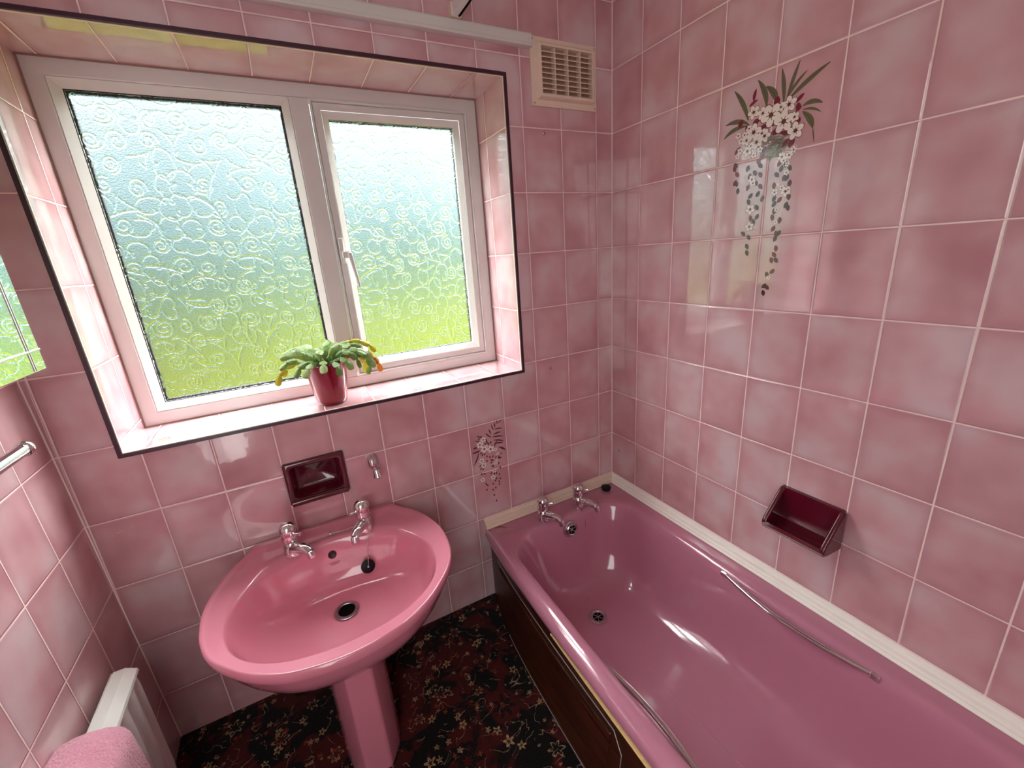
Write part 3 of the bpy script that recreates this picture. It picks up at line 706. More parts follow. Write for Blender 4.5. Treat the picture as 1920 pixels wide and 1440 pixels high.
# ------------------------------------------------------------------ wash basin
BX = -1.210
def basin():
    root = thing('pedestal_basin', 'pink oval pedestal wash basin under the window, with two taps', 'basin', (BX, -.25, 0))
    half = [(.216, 0), (.236, -.022), (.266, -.058), (.298, -.125), (.317, -.20), (.320, -.26), (.311, -.33), (.288, -.39), (.245, -.445), (.190, -.495), (.115, -.534), (0, -.552)]
    # smooth outline by Catmull-Rom
    P = half + [(-x, y) for x, y in reversed(half[:-1])]
    out = []
    for i in range(len(P) - 1):
        p0, p1, p2, p3 = P[max(i - 1, 0)], P[i], P[i + 1], P[min(i + 2, len(P) - 1)]
        for k in range(10):
            t = k / 10
            out.append(tuple(.5 * (2 * p1[j] + (p2[j] - p0[j]) * t + (2 * p0[j] - 5 * p1[j] + 4 * p2[j] - p3[j]) * t * t + (3 * p1[j] - p0[j] - 3 * p2[j] + p3[j]) * t ** 3) for j in (0, 1)))
    out.append(P[-1])
    out += [(-.216 + .432 * k / 24, 0) for k in range(1, 24)]
    CY = -.300
    n = len(out)
    ang = [math.atan2(y - CY, x) for x, y in out]
    inner = []
    for a in ang:
        c, s = math.cos(a), math.sin(a); e = 2.25
        ry = .195 if s > 0 else .205
        r = (abs(c / .262) ** e + abs(s / ry) ** e) ** (-1 / e)
        inner.append((r * c, CY + r * s))
    def sst(a, b, v):
        t = max(0, min(1, (v - a) / (b - a))); return t * t * (3 - 2 * t)
    def ring(scale, z, src, cx=0, cyy=CY, cy2=None):
        c2 = cyy if cy2 is None else cy2
        return [(BX + cx + (x) * scale, c2 + (y - cyy) * scale, z) for x, y in src]
    rings = []
    # underside, from the pedestal outwards
    for sc, z, c2 in ((.20, .385, -.255), (.36, .388, -.262), (.55, .400, -.280), (.74, .428, -.292), (.82, .448, -.2955), (.88, .470, -.298), (.925, .492, -.2995), (.955, .511, -.300), (.977, .526, -.300), (.992, .536, -.300)):
        rings.append([(x, min(y, -.0015), z2) for x, y, z2 in ring(sc, z, out, cy2=c2)])
    rings.append(ring(1.0, .542, out)); rings.append(ring(1.001, .552, out)); rings.append(ring(.996, .5605, out)); rings.append(ring(.985, .564, out))
    # the rim, raised into a tap deck at the back
    for t in (.90, .75, .6, .45, .3, .18, .09, .04, 0):
        r = []
        for (ox, oy), (ix, iy) in zip(out, inner):
            ox2, oy2 = ox * .985, CY + (oy - CY) * .985
            x, y = ix + (ox2 - ix) * t, iy + (oy2 - iy) * t
            z = .5625 - .004 * (1 - t)
            deck = sst(-.20, -.085, y) * (1 - sst(.185, .245, abs(x)))
            z += max(.012 * deck * (1 if t > .09 else (t / .09) * .8), .0225 * sst(-.085, -.006, y))
            if t < .09: z -= .004 * (1 - t / .09)
            r.append((BX + x, min(y, -.0015), z))
        rings.append(r)
    rings = [[(x, min(y, -.0015), z) for x, y, z in q] for q in rings]
    for sc, z, c2 in ((.985, .545, -.300), (.955, .525, -.300), (.915, .500, -.2985), (.86, .474, -.296), (.78, .452, -.291), (.66, .438, -.283), (.50, .430, -.274), (.34, .426, -.266), (.20, .4235, -.258), (.115, .4215, -.253)):
        rings.append(ring(sc, z, inner, cy2=c2))
    mb = MB(); mb.rings(rings, True, True, True)
    bowl = mb.build('bowl', pink_ceramic, root, smooth=180)
    # pedestal: faceted column tapering a little
    def ped(z, s, yf):
        h = [(-.078 * s, -.06), (.078 * s, -.06), (.078 * s, yf + .085), (.066 * s, yf + .045), (.034 * s, yf), (-.034 * s, yf), (-.066 * s, yf + .045), (-.078 * s, yf + .085)]
        return [(BX + x, y, z) for x, y in h]
    mb = MB(); mb.rings([ped(0, .97, -.430), ped(.20, .96, -.428), ped(.34, .95, -.428), ped(.411, .95, -.430)], True, True, True)
    mb.build('pedestal', pink_ceramic, root, bevel=.007, segs=3)
    # waste
    mb = MB(); mb.lathe([(.0245, 0), (.0350, .0006), (.0355, .0022), (.0300, .0032), (.0245, .0018), (.0225, -.004), (.0225, -.02)], (BX + .004, -.252, .4245), seg=36, cap0=False, cap1=False)
    w = mb.build('waste', chrome_dull, root, smooth=50)
    mb = MB(); mb.lathe([(.0228, .0), (.0, .0001)], (BX + .004, -.252, .4250), cap0=False, cap1=False); mb.build('drain_hole', hole_shade, w)
    # overflow, the hole's shade painted as dark colour, and the small fired-on maker's mark below it
    axis = Vector((0, -1, .30))
    mb = MB(); mb.lathe([(.0125, -.001), (.0125, .0010), (.0112, .0016), (.0102, .0012), (.0094, .0006), (.0, .0005)], (BX - .003, -.1135, .5265), axis, seg=28, cap0=False, cap1=False)
    mb.build('overflow', [plain('overflow_shade', srgb(60, 16, 26), .5)], root, smooth=50)
    mb = MB()
    for z, x0, x1 in ((.507, -.016, .014), (.5015, -.012, .010)):
        x = x0
        while x < x1:
            w2 = .0016 + .0010 * ((x * 7919) % 1)
            y = -.1195 - (.5265 - z) * .30 - .0035
            mb.box(BX + x, BX + x + w2, y - .0003, y + .0003, z - .0010, z + .0010); x += w2 + .0011
    mb.build('maker_mark', plain('mark_brown', srgb(120, 46, 58), .4), root)
    adopt(root)
basin()

def tap(label, base, yaw, scale, lever_yaw, group, long=1.0):
    root = thing('pillar_tap', label, 'tap', base, group)
    x, y, z = base; s = scale
    d = Vector((math.sin(yaw), -math.cos(yaw), 0))           # yaw 0 points the spout away from the back wall
    b = Vector(base)
    mb = MB(); mb.lathe([(.0235 * s, 0), (.0240 * s, .004 * s), (.0225 * s, .008 * s), (.0205 * s, .018 * s), (.0200 * s, .030 * s), (.0175 * s, .037 * s), (.0135 * s, .042 * s)], b, seg=36)
    mb.build('tap_body', chrome, root, smooth=50)
    p = [b + d * (.006 * s) + Vector((0, 0, .022 * s)), b + d * (.026 * s) + Vector((0, 0, .027 * s)), b + d * (.046 * s * long) + Vector((0, 0, .030 * s)), b + d * (.062 * s * long) + Vector((0, 0, .029 * s)), b + d * (.071 * s * long) + Vector((0, 0, .024 * s))]
    mb = MB(); mb.tube(p, [.0180 * s, .0170 * s, .0148 * s, .0134 * s, .0118 * s], 20, flat=.92)
    sp = mb.build('spout', chrome, root, smooth=60)
    e = p[-1]
    mb = MB(); mb.lathe([(.0085 * s, .004 * s), (.0112 * s, .002 * s), (.0118 * s, -.010 * s), (.0108 * s, -.017 * s), (.0080 * s, -.0175 * s), (.0070 * s, -.012 * s)], e, axis=Vector((0, 0, 1)) - d * .35, seg=24)
    mb.build('nozzle', chrome, sp, smooth=50)
    top = b + Vector((0, 0, .040 * s))
    mb = MB(); mb.lathe([(.0130 * s, 0), (.0190 * s, .003 * s), (.0215 * s, .010 * s), (.0205 * s, .020 * s), (.0192 * s, .026 * s), (.0215 * s, .030 * s), (.0225 * s, .038 * s), (.0205 * s, .047 * s), (.0150 * s, .054 * s), (.0070 * s, .0575 * s), (.001 * s, .058 * s)], top, seg=36)
    hd = mb.build('tap_head', chrome, root, smooth=70)
    l = Vector((math.sin(lever_yaw), -math.cos(lever_yaw), 0))
    q = top + Vector((0, 0, .026 * s))
    mb = MB(); mb.tube([q + l * .017 * s, q + l * .028 * s, q + l * .038 * s + Vector((0, 0, .001)), q + l * .0405 * s + Vector((0, 0, .001))], [.0052 * s, .0046 * s, .0062 * s, .003 * s], 16)
    mb.build('lever', chrome, hd, smooth=60)
    adopt(root)
DECK = .5745
tap('chrome tap on the left of the basin deck', (-1.312, -.112, DECK), math.radians(38), 1.06, math.radians(48), 'basin taps')
tap('chrome tap on the right of the basin deck, plug chain round it', (-1.104, -.110, DECK), math.radians(-30), 1.06, math.radians(-75), 'basin taps')
BR = .3355
tap('left chrome tap at the end of the bath', (-.433, -.085, BR), math.radians(20), 1.06, math.radians(65), 'bath taps', 1.18)
tap('right chrome tap at the end of the bath, nearer the corner', (-.258, -.085, BR), math.radians(20), 1.06, math.radians(65), 'bath taps', 1.18)

def plug_and_chain():
    root = thing('basin_plug', 'black basin plug hanging on a fine chain below the right tap', 'plug', (-1.122, -.153, .471))
    pc = Vector((-1.122, -.153, .471)); ax = Vector((.05, -1, .42)).normalized()
    mb = MB(); mb.lathe([(.0165, -.004), (.0180, -.003), (.0195, .003), (.0210, .004), (.0212, .0065), (.0195, .0075), (.0, .0075)], pc, ax, seg=32, cap1=False)
    mb.build('rubber_plug', black_rubber, root, smooth=50)
    mb = MB(); mb.lathe([(.003, 0), (.0042, .003), (.003, .008), (.0005, .009)], pc + ax * .0075, ax, seg=12)
    mb.build('plug_ring', chrome, root, smooth=60)
    top = pc + ax * .016
    # chain of small balls: from the stay, round the tap, over the edge down to the plug
    path = [Vector((-1.204, -.078, DECK + .003)), Vector((-1.165, -.082, DECK + .002)), Vector((-1.130, -.083, DECK + .004)), Vector((-1.108, -.082, DECK + .006)), Vector((-1.084, -.092, DECK + .009)), Vector((-1.080, -.112, DECK + .006)), Vector((-1.094, -.134, DECK - .001)), Vector((-1.104, -.142, .560)), Vector((-1.110, -.147, .545)), Vector((-1.117, -.166, .505)), top]
    pts = []
    for i in range(len(path) - 1):
        n = max(1, int((path[i + 1] - path[i]).length / .0042))
        pts += [path[i].lerp(path[i + 1], k / n) for k in range(n)]
    mb = MB()
    mb.tube(path, .0006, 6)
    for p in pts: mb.lathe([(.0002, -.0016), (.0012, -.001), (.0016, 0), (.0012, .001), (.0002, .0016)], p, seg=8)
    mb.build('ball_chain', chrome_dull, root, smooth=70)
    mb = MB(); mb.lathe([(.0075, 0), (.0078, .0015), (.0045, .003), (.0035, .006), (.0045, .008), (.001, .0095)], (-1.206, -.076, DECK + .0006), seg=20)
    mb.build('chain_stay', chrome, root, smooth=60)
    adopt(root)
plug_and_chain()

# ------------------------------------------------------------------ bath
def rrect(x0, x1, y0, y1, r, nc=14, ns=26, nl=60):
    """rounded rectangle, always the same number of points"""
    cs = [(x1 - r, y1 - r, 0), (x0 + r, y1 - r, 90), (x0 + r, y0 + r, 180), (x1 - r, y0 + r, 270)]
    P = []
    for k, (cx, cy_, a0) in enumerate(cs):
        for i in range(nc + 1):
            a = math.radians(a0 + 90 * i / nc); P.append((cx + r * math.cos(a), cy_ + r * math.sin(a)))
        nx = cs[(k + 1) % 4]; a = math.radians(nx[2]); q = (nx[0] + r * math.cos(a), nx[1] + r * math.sin(a)); p = P[-1]
        m = ns if k % 2 == 0 else nl
        for i in range(1, m): P.append((p[0] + (q[0] - p[0]) * i / m, p[1] + (q[1] - p[1]) * i / m))
    return P
BLEN = 1.68
def bow(y): return (1 - math.exp(-abs(y) / .22)) * (1 - math.exp(-abs(y + BLEN) / .22))
def bath():
    root = thing('bathtub', 'pink bath with a dark wood side panel along the right wall', 'bath', (-.34, -.84, 0))
    rings = []
    def outer(x0, z, bw=.028):
        r = []
        for x, y in rrect(x0, -.0015, -BLEN, -.0015, .012):
            w = max(0, min(1, (-.25 - x) / .35)); r.append((x - bw * bow(y) * w, y, z))
        return r
    rings += [outer(-.634, .290), outer(-.656, .290), outer(-.662, .296), outer(-.663, .308), outer(-.658, .322), outer(-.649, .331), outer(-.637, .3352)]
    def inr(d, z, r, foot=1.0, dx=0, head=1.0):
        out = []
        for x, y in rrect(-.628 + d, -.070 - d, -1.545 + d * foot, -.110 - d * head, r):
            # the left edge follows the bowed front; both long edges dip slightly beside the grips
            w = max(0, min(1, (-.42 - x) / .18)); k = math.exp(-((y + .85) / .26) ** 4)
            xx = x - .016 * bow(y) * w * (1 - d / .2 if d < .2 else 0)
            if .04 < d < .09 : xx += (-.010 if x < -.35 else .010) * k * (1 if abs(x + .35) > .15 else 0)
            out.append((xx + dx, y, z))
        return out
    rings += [inr(-.012, .3362, .115), inr(.000, .3345, .118), inr(.008, .330, .120), inr(.014, .321, .122), inr(.020, .305, .124),
              inr(.030, .260, .13, 1.6), inr(.042, .20, .135, 2.6), inr(.056, .14, .14, 3.4), inr(.074, .090, .145, 4.0), inr(.098, .058, .145, 3.8), inr(.130, .040, .14, 3.3), inr(.17, .0325, .11, 2.9), inr(.21, .031, .07, 2.5), inr(.262, .030, .014, 2.0)]
    mb = MB(); mb.rings(rings, True, False, True)
    tub = mb.build('tub', pink_bath, root, smooth=80)
    # side panel follows the bowed rim
    def px(y, z): return -.642 - .038 * bow(y) - .036 * (1 - z / .29) * bow(y)
    ys = [-.004 - (BLEN - .03) * i / 90 for i in range(91)]
    def sheet(mb, z0, z1, off, th, y_a, y_b):
        Y = [y_a + (y_b - y_a) * i / 80 for i in range(81)]
        rr = [[(px(y, z0) - off, y, z0), (px(y, z1) - off, y, z1), (px(y, z1) - off + th, y, z1), (px(y, z0) - off + th, y, z0)] for y in Y]
        return mb.rings(rr, True, True, True)
    mb = MB(); sheet(mb, .002, .287, 0, .016, -.004, -BLEN + .01)
    pan = mb.build('side_panel', wood, root, smooth=30)
    mb = MB(); 
    rr = []
    for i in range(61):
        y = -.52 - (BLEN - .56) * i / 60; w = -.0005 + .005 * min(1, (abs(y) - .52) / .4); e = -.663 - .028 * bow(y)
        rr.append([(e - w, y, .2868), (e - w, y, .2890), (e + .03, y, .2890), (e + .03, y, .2868)])
    mb.rings(rr, True, True, True)
    mb.build('panel_top_edge', chipboard, pan)
    mb = MB(); sheet(mb, .2435, .2455, .0015, .002, -.10, -.80); sheet(mb, .0045, .0066, .0015, .002, -.22, -1.5)
    sheet(mb, .2435, .2455, .0015, .002, -.92, -1.5)
    for a, b in (((-.80, .2445), (-.832, .205)), ((-.832, .205), (-.832, .03)), ((-.92, .2445), (-.888, .205)), ((-.888, .205), (-.888, .03))):
        mb.tube([(px(a[0], a[1]) - .001, a[0], a[1]), (px(b[0], b[1]) - .001, b[0], b[1])], .0011, 8)
    mb.build('pinstripe', plain('silver_pinstripe', srgb(190, 180, 176), .3, metal=.4), pan)
    # raised field of the panel
    mb = MB(); sheet(mb, .024, .222, .004, .004, -.12, -.79); mb.build('raised_field', wood, pan, smooth=30)
    # waste and overflow
    c = (-.372, -.352, .0322)
    mb = MB(); mb.lathe([(.0200, 0), (.0330, .0006), (.0340, .0020), (.0300, .0034), (.0250, .0022), (.0225, -.002), (.0220, -.012)], c, seg=36, cap0=False, cap1=False)
    w = mb.build('waste', chrome_dull, root, smooth=50)
    mb = MB(); mb.lathe([(.0225, -.0008), (.0, -.0006)], c, cap0=False, cap1=False)
    mb.build('drain_hole', hole_shade, w)
    mb = MB()
    for k in range(3):
        a = k * math.pi / 3; dx, dy = math.cos(a) * .0205, math.sin(a) * .0205
        mb.tube([(c[0] - dx, c[1] - dy, c[2] + .0004), (c[0] + dx, c[1] + dy, c[2] + .0004)], .0013, 6)
    mb.build('waste_cross', chrome_dull, w)
    oc = Vector((-.338, -.1365, .281)); ax = Vector((0, -1, .20)).normalized()
    mb = MB(); mb.lathe([(.034, -.004), (.035, .001), (.0335, .004), (.0265, .0052), (.0250, .0040), (.0235, .0040), (.0230, .0120), (.0205, .0140), (.0180, .0128), (.0170, .004)], oc, ax, seg=40, cap1=False)
    ov = mb.build('overflow', chrome_dull, root, smooth=45)
    mb = MB(); mb.lathe([(.0172, .006), (.0, .0065)], oc, ax, cap0=False, cap1=False); mb.build('overflow_hole', hole_shade, ov)
    mb = MB()
    q = Vector((0, 0, 1)).rotation_difference(ax)
    for k in range(3):
        a = k * math.pi / 3 + .3; d = q @ Vector((math.cos(a) * .017, math.sin(a) * .017, 0))
        mb.tube([oc + ax * .0095 - d, oc + ax * .0095 + d], .0015, 6)
    mb.build('overflow_cross', chrome_dull, ov)
    # the loose stained cord of the missing plug
    mb = MB(); mb.tube(bez((-.268, -.112, .3372), (-.258, -.126, .322), (-.263, -.1385, .262), 10), .0017, 8)
    mb.build('plug_cord', plain('maroon_cord', srgb(112, 24, 44), .5), root, smooth=60)
    # chrome grips on both long sides
    for sgn, x0, nm in ((-1, -.079, 'chrome grip on the wall side'), (1, -.640, 'chrome grip on the room side')):
        P = bez((x0, -.650, .317), (x0 + sgn * .058, -.86, .312), (x0, -1.070, .317), 20)
        mb = MB(); mb.tube(P, .0085, 12, flat=.75)
        g = mb.build('grip_handle', chrome, root, smooth=60); g['label'] = nm
        for y in (-.652, -1.068):
            mb = MB(); mb.box(x0 - .012, x0 + .012, y - .011, y + .011, .307, .325); mb.build('grip_mount', chrome, g, bevel=.003)
    adopt(root)
bath()

# black rubber plug lying in the corner of the bath rim
mb = MB(); mb.lathe([(.0165, 0), (.0185, .002), (.0195, .010), (.0215, .011), (.0215, .015), (.0190, .017), (.0, .0168)], (-.083, -.057, BR + .0005), seg=32, cap1=False)
tag(mb.build('bath_plug', black_rubber, smooth=40), 'black rubber plug lying on the corner of the bath rim', 'plug')

# sealing strips between bath and tiles
def strip(name, pts, n, mat):
    """stepped cove section swept along the wall; n is the direction out of the wall"""
    prof = [(0, .001), (.026, .001), (.0275, .004), (.0225, .007), (.0205, .010), (.0215, .013), (.0150, .017), (.0135, .021), (.0135, .025), (.006, .029), (.003, .036), (0, .037)]
    a, b = [Vector(p) for p in pts]; n = Vector(n); t = (b - a).normalized()
    R = [[p + n * w + Vector((0, 0, h)) + t * (w * s) for w, h in prof] for p, s in ((a, 1 if name == 'trim_2' else 1), (b, -1 if name == 'trim_2' else 0))]
    mb = MB(); mb.rings(R, True, True, True)
    return structure(mb.build(name, mat, smooth=25))
strip('trim_3', [(0, 0, BR), (0, -BLEN, BR)], (-1, 0, 0), bath_trim_mat)
mb = MB()
prof = [(0, .001), (.026, .001), (.0275, .004), (.0225, .007), (.0205, .010), (.0215, .013), (.0150, .017), (.0135, .021), (.0135, .025), (.006, .029), (.003, .036), (0, .037)]
mb.rings([[(-.660, -w, BR + h) for w, h in prof], [(-w - .0006, -w, BR + h) for w, h in prof]], True, True, True)
structure(mb.build('trim_2', cream_plastic, smooth=25))  # creamier than the side strip, its shading put into the colour
mb = MB(); mb.box(-.655, 0, -.0012, 0, .374, .3765); mb.box(-.0012, 0, -1.68, 0, .374, .3765)
mb.build('grout_line', bpy.data.materials['grout_bead'], WALL_BACK)

# ------------------------------------------------------------------ soap dishes
def dish_back():
    root = thing('soap_dish', 'maroon ceramic soap dish set into the tiles above the basin', 'soap dish', (-1.2075, 0, .672), 'ceramic soap dishes')
    x0, x1, z0, z1 = -1.296, -1.119, .671, .813
    R = []
    for w, y in ((0, 0), (0, -.008), (.003, -.0125), (.012, -.0140), (.0175, -.010), (.020, 0), (.024, .035), (.034, .047)):
        c = .012 if w > .01 else .006
        X0, X1, Z0, Z1 = x0 + w, x1 - w, z0 + w, z1 - w
        pts = []
        for cx, cz, a0 in ((X1 - c, Z1 - c, 0), (X0 + c, Z1 - c, 90), (X0 + c, Z0 + c, 180), (X1 - c, Z0 + c, 270)):
            for i in range(7):
                a = math.radians(a0 + 15 * i); pts.append((cx + c * math.cos(a), y, cz + c * math.sin(a)))
        R.append(pts)
    mb = MB(); mb.rings(R, True, False, True)
    mb.build('dish_body', maroon_ceramic, root, smooth=60)
    # rolled lip along the front of the shelf
    mb = MB(); mb.tube([(x0 + .006, -.014, z0 + .008), (x1 - .006, -.014, z0 + .008)], .009, 14, flat=.8, up=(0, 1, 0))
    mb.build('front_lip', maroon_ceramic, root, smooth=60)
    adopt(root)
dish_back()

def dish_right():
    root = thing('soap_dish', 'maroon ceramic soap dish projecting from the right wall above the bath', 'soap dish', (0, -.835, .55), 'ceramic soap dishes')
    y0, y1 = -.920, -.751      # near and corner side
    t = .015
    # side cheeks
    prof = [(0, .672), (-.012, .674), (-.022, .664), (-.084, .596), (-.090, .584), (-.086, .570), (-.070, .562), (0, .556)]
    for a, b in ((y0, y0 + t), (y1 - t, y1)):
        mb = MB(); mb.rings([[(x, a, z) for x, z in prof], [(x, b, z) for x, z in prof]], True, True, True)
        mb.build('side_cheek', maroon_ceramic, root, bevel=.006, segs=4)
    tray = [(0, .674), (-.012, .674), (-.014, .664), (-.010, .600), (-.020, .582), (-.066, .574), (-.078, .584), (-.086, .586), (-.091, .578), (-.084, .566), (-.066, .560), (0, .554)]
    mb = MB(); mb.rings([[(x, y0 + .004, z) for x, z in tray], [(x, y1 - .004, z) for x, z in tray]], True, True, True)
    mb.build('dish_body', maroon_ceramic, root, smooth=50)
    adopt(root)
dish_right()

# chrome holder for a magnetic soap, on the wall by the soap dish
def soap_holder():
    root = thing('magnetic_soap_holder', 'small chrome soap magnet holder on the tiles right of the soap dish', 'soap holder', (-1.037, 0, .735))
    mb = MB(); R = []
    for w, y in ((1, 0), (1, -.006), (.96, -.016), (.82, -.026), (.5, -.033), (.1, -.035)):
        R.append([(-1.038 + .0175 * w * math.cos(a), y, .748 + .026 * w * math.sin(a)) for a in [k * 2 * math.pi / 28 for k in range(28)]])
    mb.rings(R, True, True, True); mb.build('wall_mount', chrome, root, smooth=70)
    mb = MB(); mb.tube([(-1.038, -.024, .738), (-1.034, -.034, .728)], .006, 14); mb.build('holder_arm', chrome, root, smooth=60)
    mb = MB(); mb.lathe([(.0088, .004), (.0105, .0), (.0130, -.016), (.0145, -.022), (.0125, -.0235), (.001, -.0238)], (-1.033, -.038, .727), axis=(-.1, .2, 1), seg=12)
    mb.build('magnet_cup', chrome, root, smooth=35)
    adopt(root)
soap_holder()

# ------------------------------------------------------------------ ventilation grille, trunking, curtain track
def grille():
    root = thing('ventilation_grille', 'cream plastic louvred vent grille high on the wall right of the window', 'vent', (-.21, 0, 1.84))
    X0, X1, Z0, Z1 = -.342, -.079, 1.839, 2.034
    mb = MB()
    def R(w, y, wb=None): return [(X0 + w, y, Z0 + w), (X1 - w, y, Z0 + w), (X1 - w, y, Z1 - w), (X0 + w, y, Z1 - w)]
    mb.rings([R(0, 0), R(0, -.006), R(.001, -.007), R(.0185, -.0075), R(.022, -.024), R(.024, -.026), R(.030, -.0255), R(.031, -.003)], True, True, True)
    mb.build('grille_frame', cream_plastic, root, smooth=35)
    mb = MB(); mb.box(X0 + .031, X1 - .031, -.0045, -.0031, Z0 + .031, Z1 - .031); mb.build('slat_shade_plate', plain('brown_shadow_gap', srgb(168, 134, 116), .8), root)  # thin brown plate, coloured as the shade between the slats
    a, b, c, d = X0 + .031, X1 - .031, Z0 + .031, Z1 - .031
    n = 9; p = (d - c) / n
    for k in range(n):
        z = c + p * k
        mb = MB(); mb.add([(a, -.0255, z + .001), (b, -.0255, z + .001), (b, -.0120, z + p * .62), (a, -.0120, z + p * .62), (a, -.0255, z - .0016), (b, -.0255, z - .0016), (b, -.0110, z + p * .50), (a, -.0110, z + p * .50)],
                          [(0, 1, 2, 3), (4, 7, 6, 5), (0, 4, 5, 1), (3, 2, 6, 7), (0, 3, 7, 4), (1, 5, 6, 2)])
        mb.build('louvre_slat', cream_plastic, root)
    for k in (1, 2, 3):
        x = a + (b - a) * k / 4
        mb = MB(); mb.box(x - .0013, x + .0013, -.0265, -.0046, c, d); mb.build('divider_bar', cream_plastic, root)
    for x, z in ((X0 + .008, Z0 + .008), (X0 + .008, Z1 - .008), (X1 - .008, Z0 + .008), (X1 - .008, Z1 - .008)):
        mb = MB(); mb.lathe([(.0024, 0), (.002, .0012), (.0002, .0014)], (x, -.0073, z), (0, -1, 0), seg=12); mb.build('screw', chrome_dull, root)
    adopt(root)
grille()
mb = MB()
prof = [(-.0005, 1.997), (-.024, 1.997), (-.0255, 1.999), (-.0255, 2.004), (-.023, 2.006), (-.023, 2.028), (-.021, 2.032), (-.0005, 2.032)]
mb.rings([[(-1.765, y, z) for y, z in prof], [(-.3445, y, z) for y, z in prof]], True, True, True)
tag(mb.build('cable_trunking', white_plastic, smooth=25), 'long white plastic trunking running above the window to the vent', 'trunking')

def track():
    root = thing('shower_curtain_track', 'short visible end of a white curtain track above the trunking, over the bath edge', 'curtain track', (-.60, -.8, 2.04))
    mb = MB(); prof = [(-.012, .0), (.012, .0), (.012, .030), (-.012, .030)]
    mb.rings([[(-.596 + x, y, 2.036 + z) for x, z in prof] for y in (-.027, -1.90)], True, True, True)
    mb.build('track_rail', white_plastic, root, bevel=.002)
    mb = MB(); mb.box(-.592, -.586, -1.90, -.03, 2.0345, 2.0365); mb.build('track_slot', hole_shade, root)
    mb = MB(); mb.box(-.612, -.580, -.030, -.0005, 2.0335, 2.069); mb.build('end_bracket', cream_plastic, root, bevel=.002)
    adopt(root)
track()

# capped screws left in the tiles
def screw(label, loc, axis):
    mb = MB(); mb.lathe([(.0055, 0), (.0056, .0012), (.0042, .0030), (.0018, .0036), (.0016, .0026), (.0002, .0026)], loc, axis, seg=18)
    tag(mb.build('screw_head', chrome_dull, smooth=50), label, 'screw', 'screws in the tiles')
screw('small screw in the tiles just below the vent grille', (-.299, 0, 1.761), (0, -1, 0))
screw('small screw in the tiles at the lower right corner of the window', (-.314, 0, .935), (0, -1, 0))
screw('small screw in the right wall near the corner above the bath', (0, -.048, .502), (-1, 0, 0))

# ------------------------------------------------------------------ mirror cabinet, rail, radiator, towel on the left wall
def mirror():
    root = thing('mirror_cabinet', 'frameless mirror with cut line grooves on the left wall', 'mirror', (-1.68, -.56, 1.231))
    x = -1.610; y1 = -.266; y0 = -.86; z0, z1 = 1.231, 1.82
    mb = MB(); mb.add([(xl(z0) , y0 + .02, z0 + .02), (x - .005, y0 + .02, z0 + .02), (x - .005, y1 - .02, z0 + .02), (xl(z0), y1 - .02, z0 + .02),
                       (xl(z1), y0 + .02, z1 - .02), (x - .005, y0 + .02, z1 - .02), (x - .005, y1 - .02, z1 - .02), (xl(z1), y1 - .02, z1 - .02)],
                      [(0, 3, 2, 1), (4, 5, 6, 7), (0, 1, 5, 4), (2, 3, 7, 6), (1, 2, 6, 5), (0, 4, 7, 3)])
    mb.build('cabinet_body', white_plastic, root)
    mb = MB(); mb.box(x - .005, x, y0, y1, z0, z1); g = mb.build('mirror_glass', mirror_silver, root, bevel=.001)
    for k, (a, b) in enumerate((((y1 - .040, z0 + .002), (y1 - .040, z1 - .002)), ((y0 + .047, z0 + .002), (y0 + .047, z1 - .002)), ((y0 + .002, z0 + .037), (y1 - .002, z0 + .037)), ((y0 + .002, z1 - .037), (y1 - .002, z1 - .037)))):
        mb = MB(); mb.tube([(x + .0002, a[0], a[1]), (x + .0002, b[0], b[1])], .0026, 8, flat=1); o = mb.build('cut_groove', mirror_groove, g, smooth=60)
    adopt(root)
mirror()

def towel_rail():
    root = thing('towel_rail', 'chrome towel rail on the left wall below the mirror', 'towel rail', (-1.71, -.45, 1.07))
    x = -1.706
    mb = MB(); mb.tube([(x, -.222, 1.071), (x, -.95, 1.071)], .0125, 24); mb.build('rail', chrome, root, smooth=60)
    mb = MB(); mb.lathe([(.0125, -.004), (.0155, -.002), (.0160, .006), (.0145, .012), (.010, .0155), (.002, .0165)], (x, -.222, 1.071), (0, 1, 0), seg=24); mb.build('end_cap', chrome, root, smooth=60)
    for y in (-.60, -.93):
        mb = MB(); mb.tube([(x, y, 1.071), (xl(1.07), y, 1.071)], .008, 12); mb.build('bracket', chrome, root, smooth=60)
    adopt(root)
towel_rail()

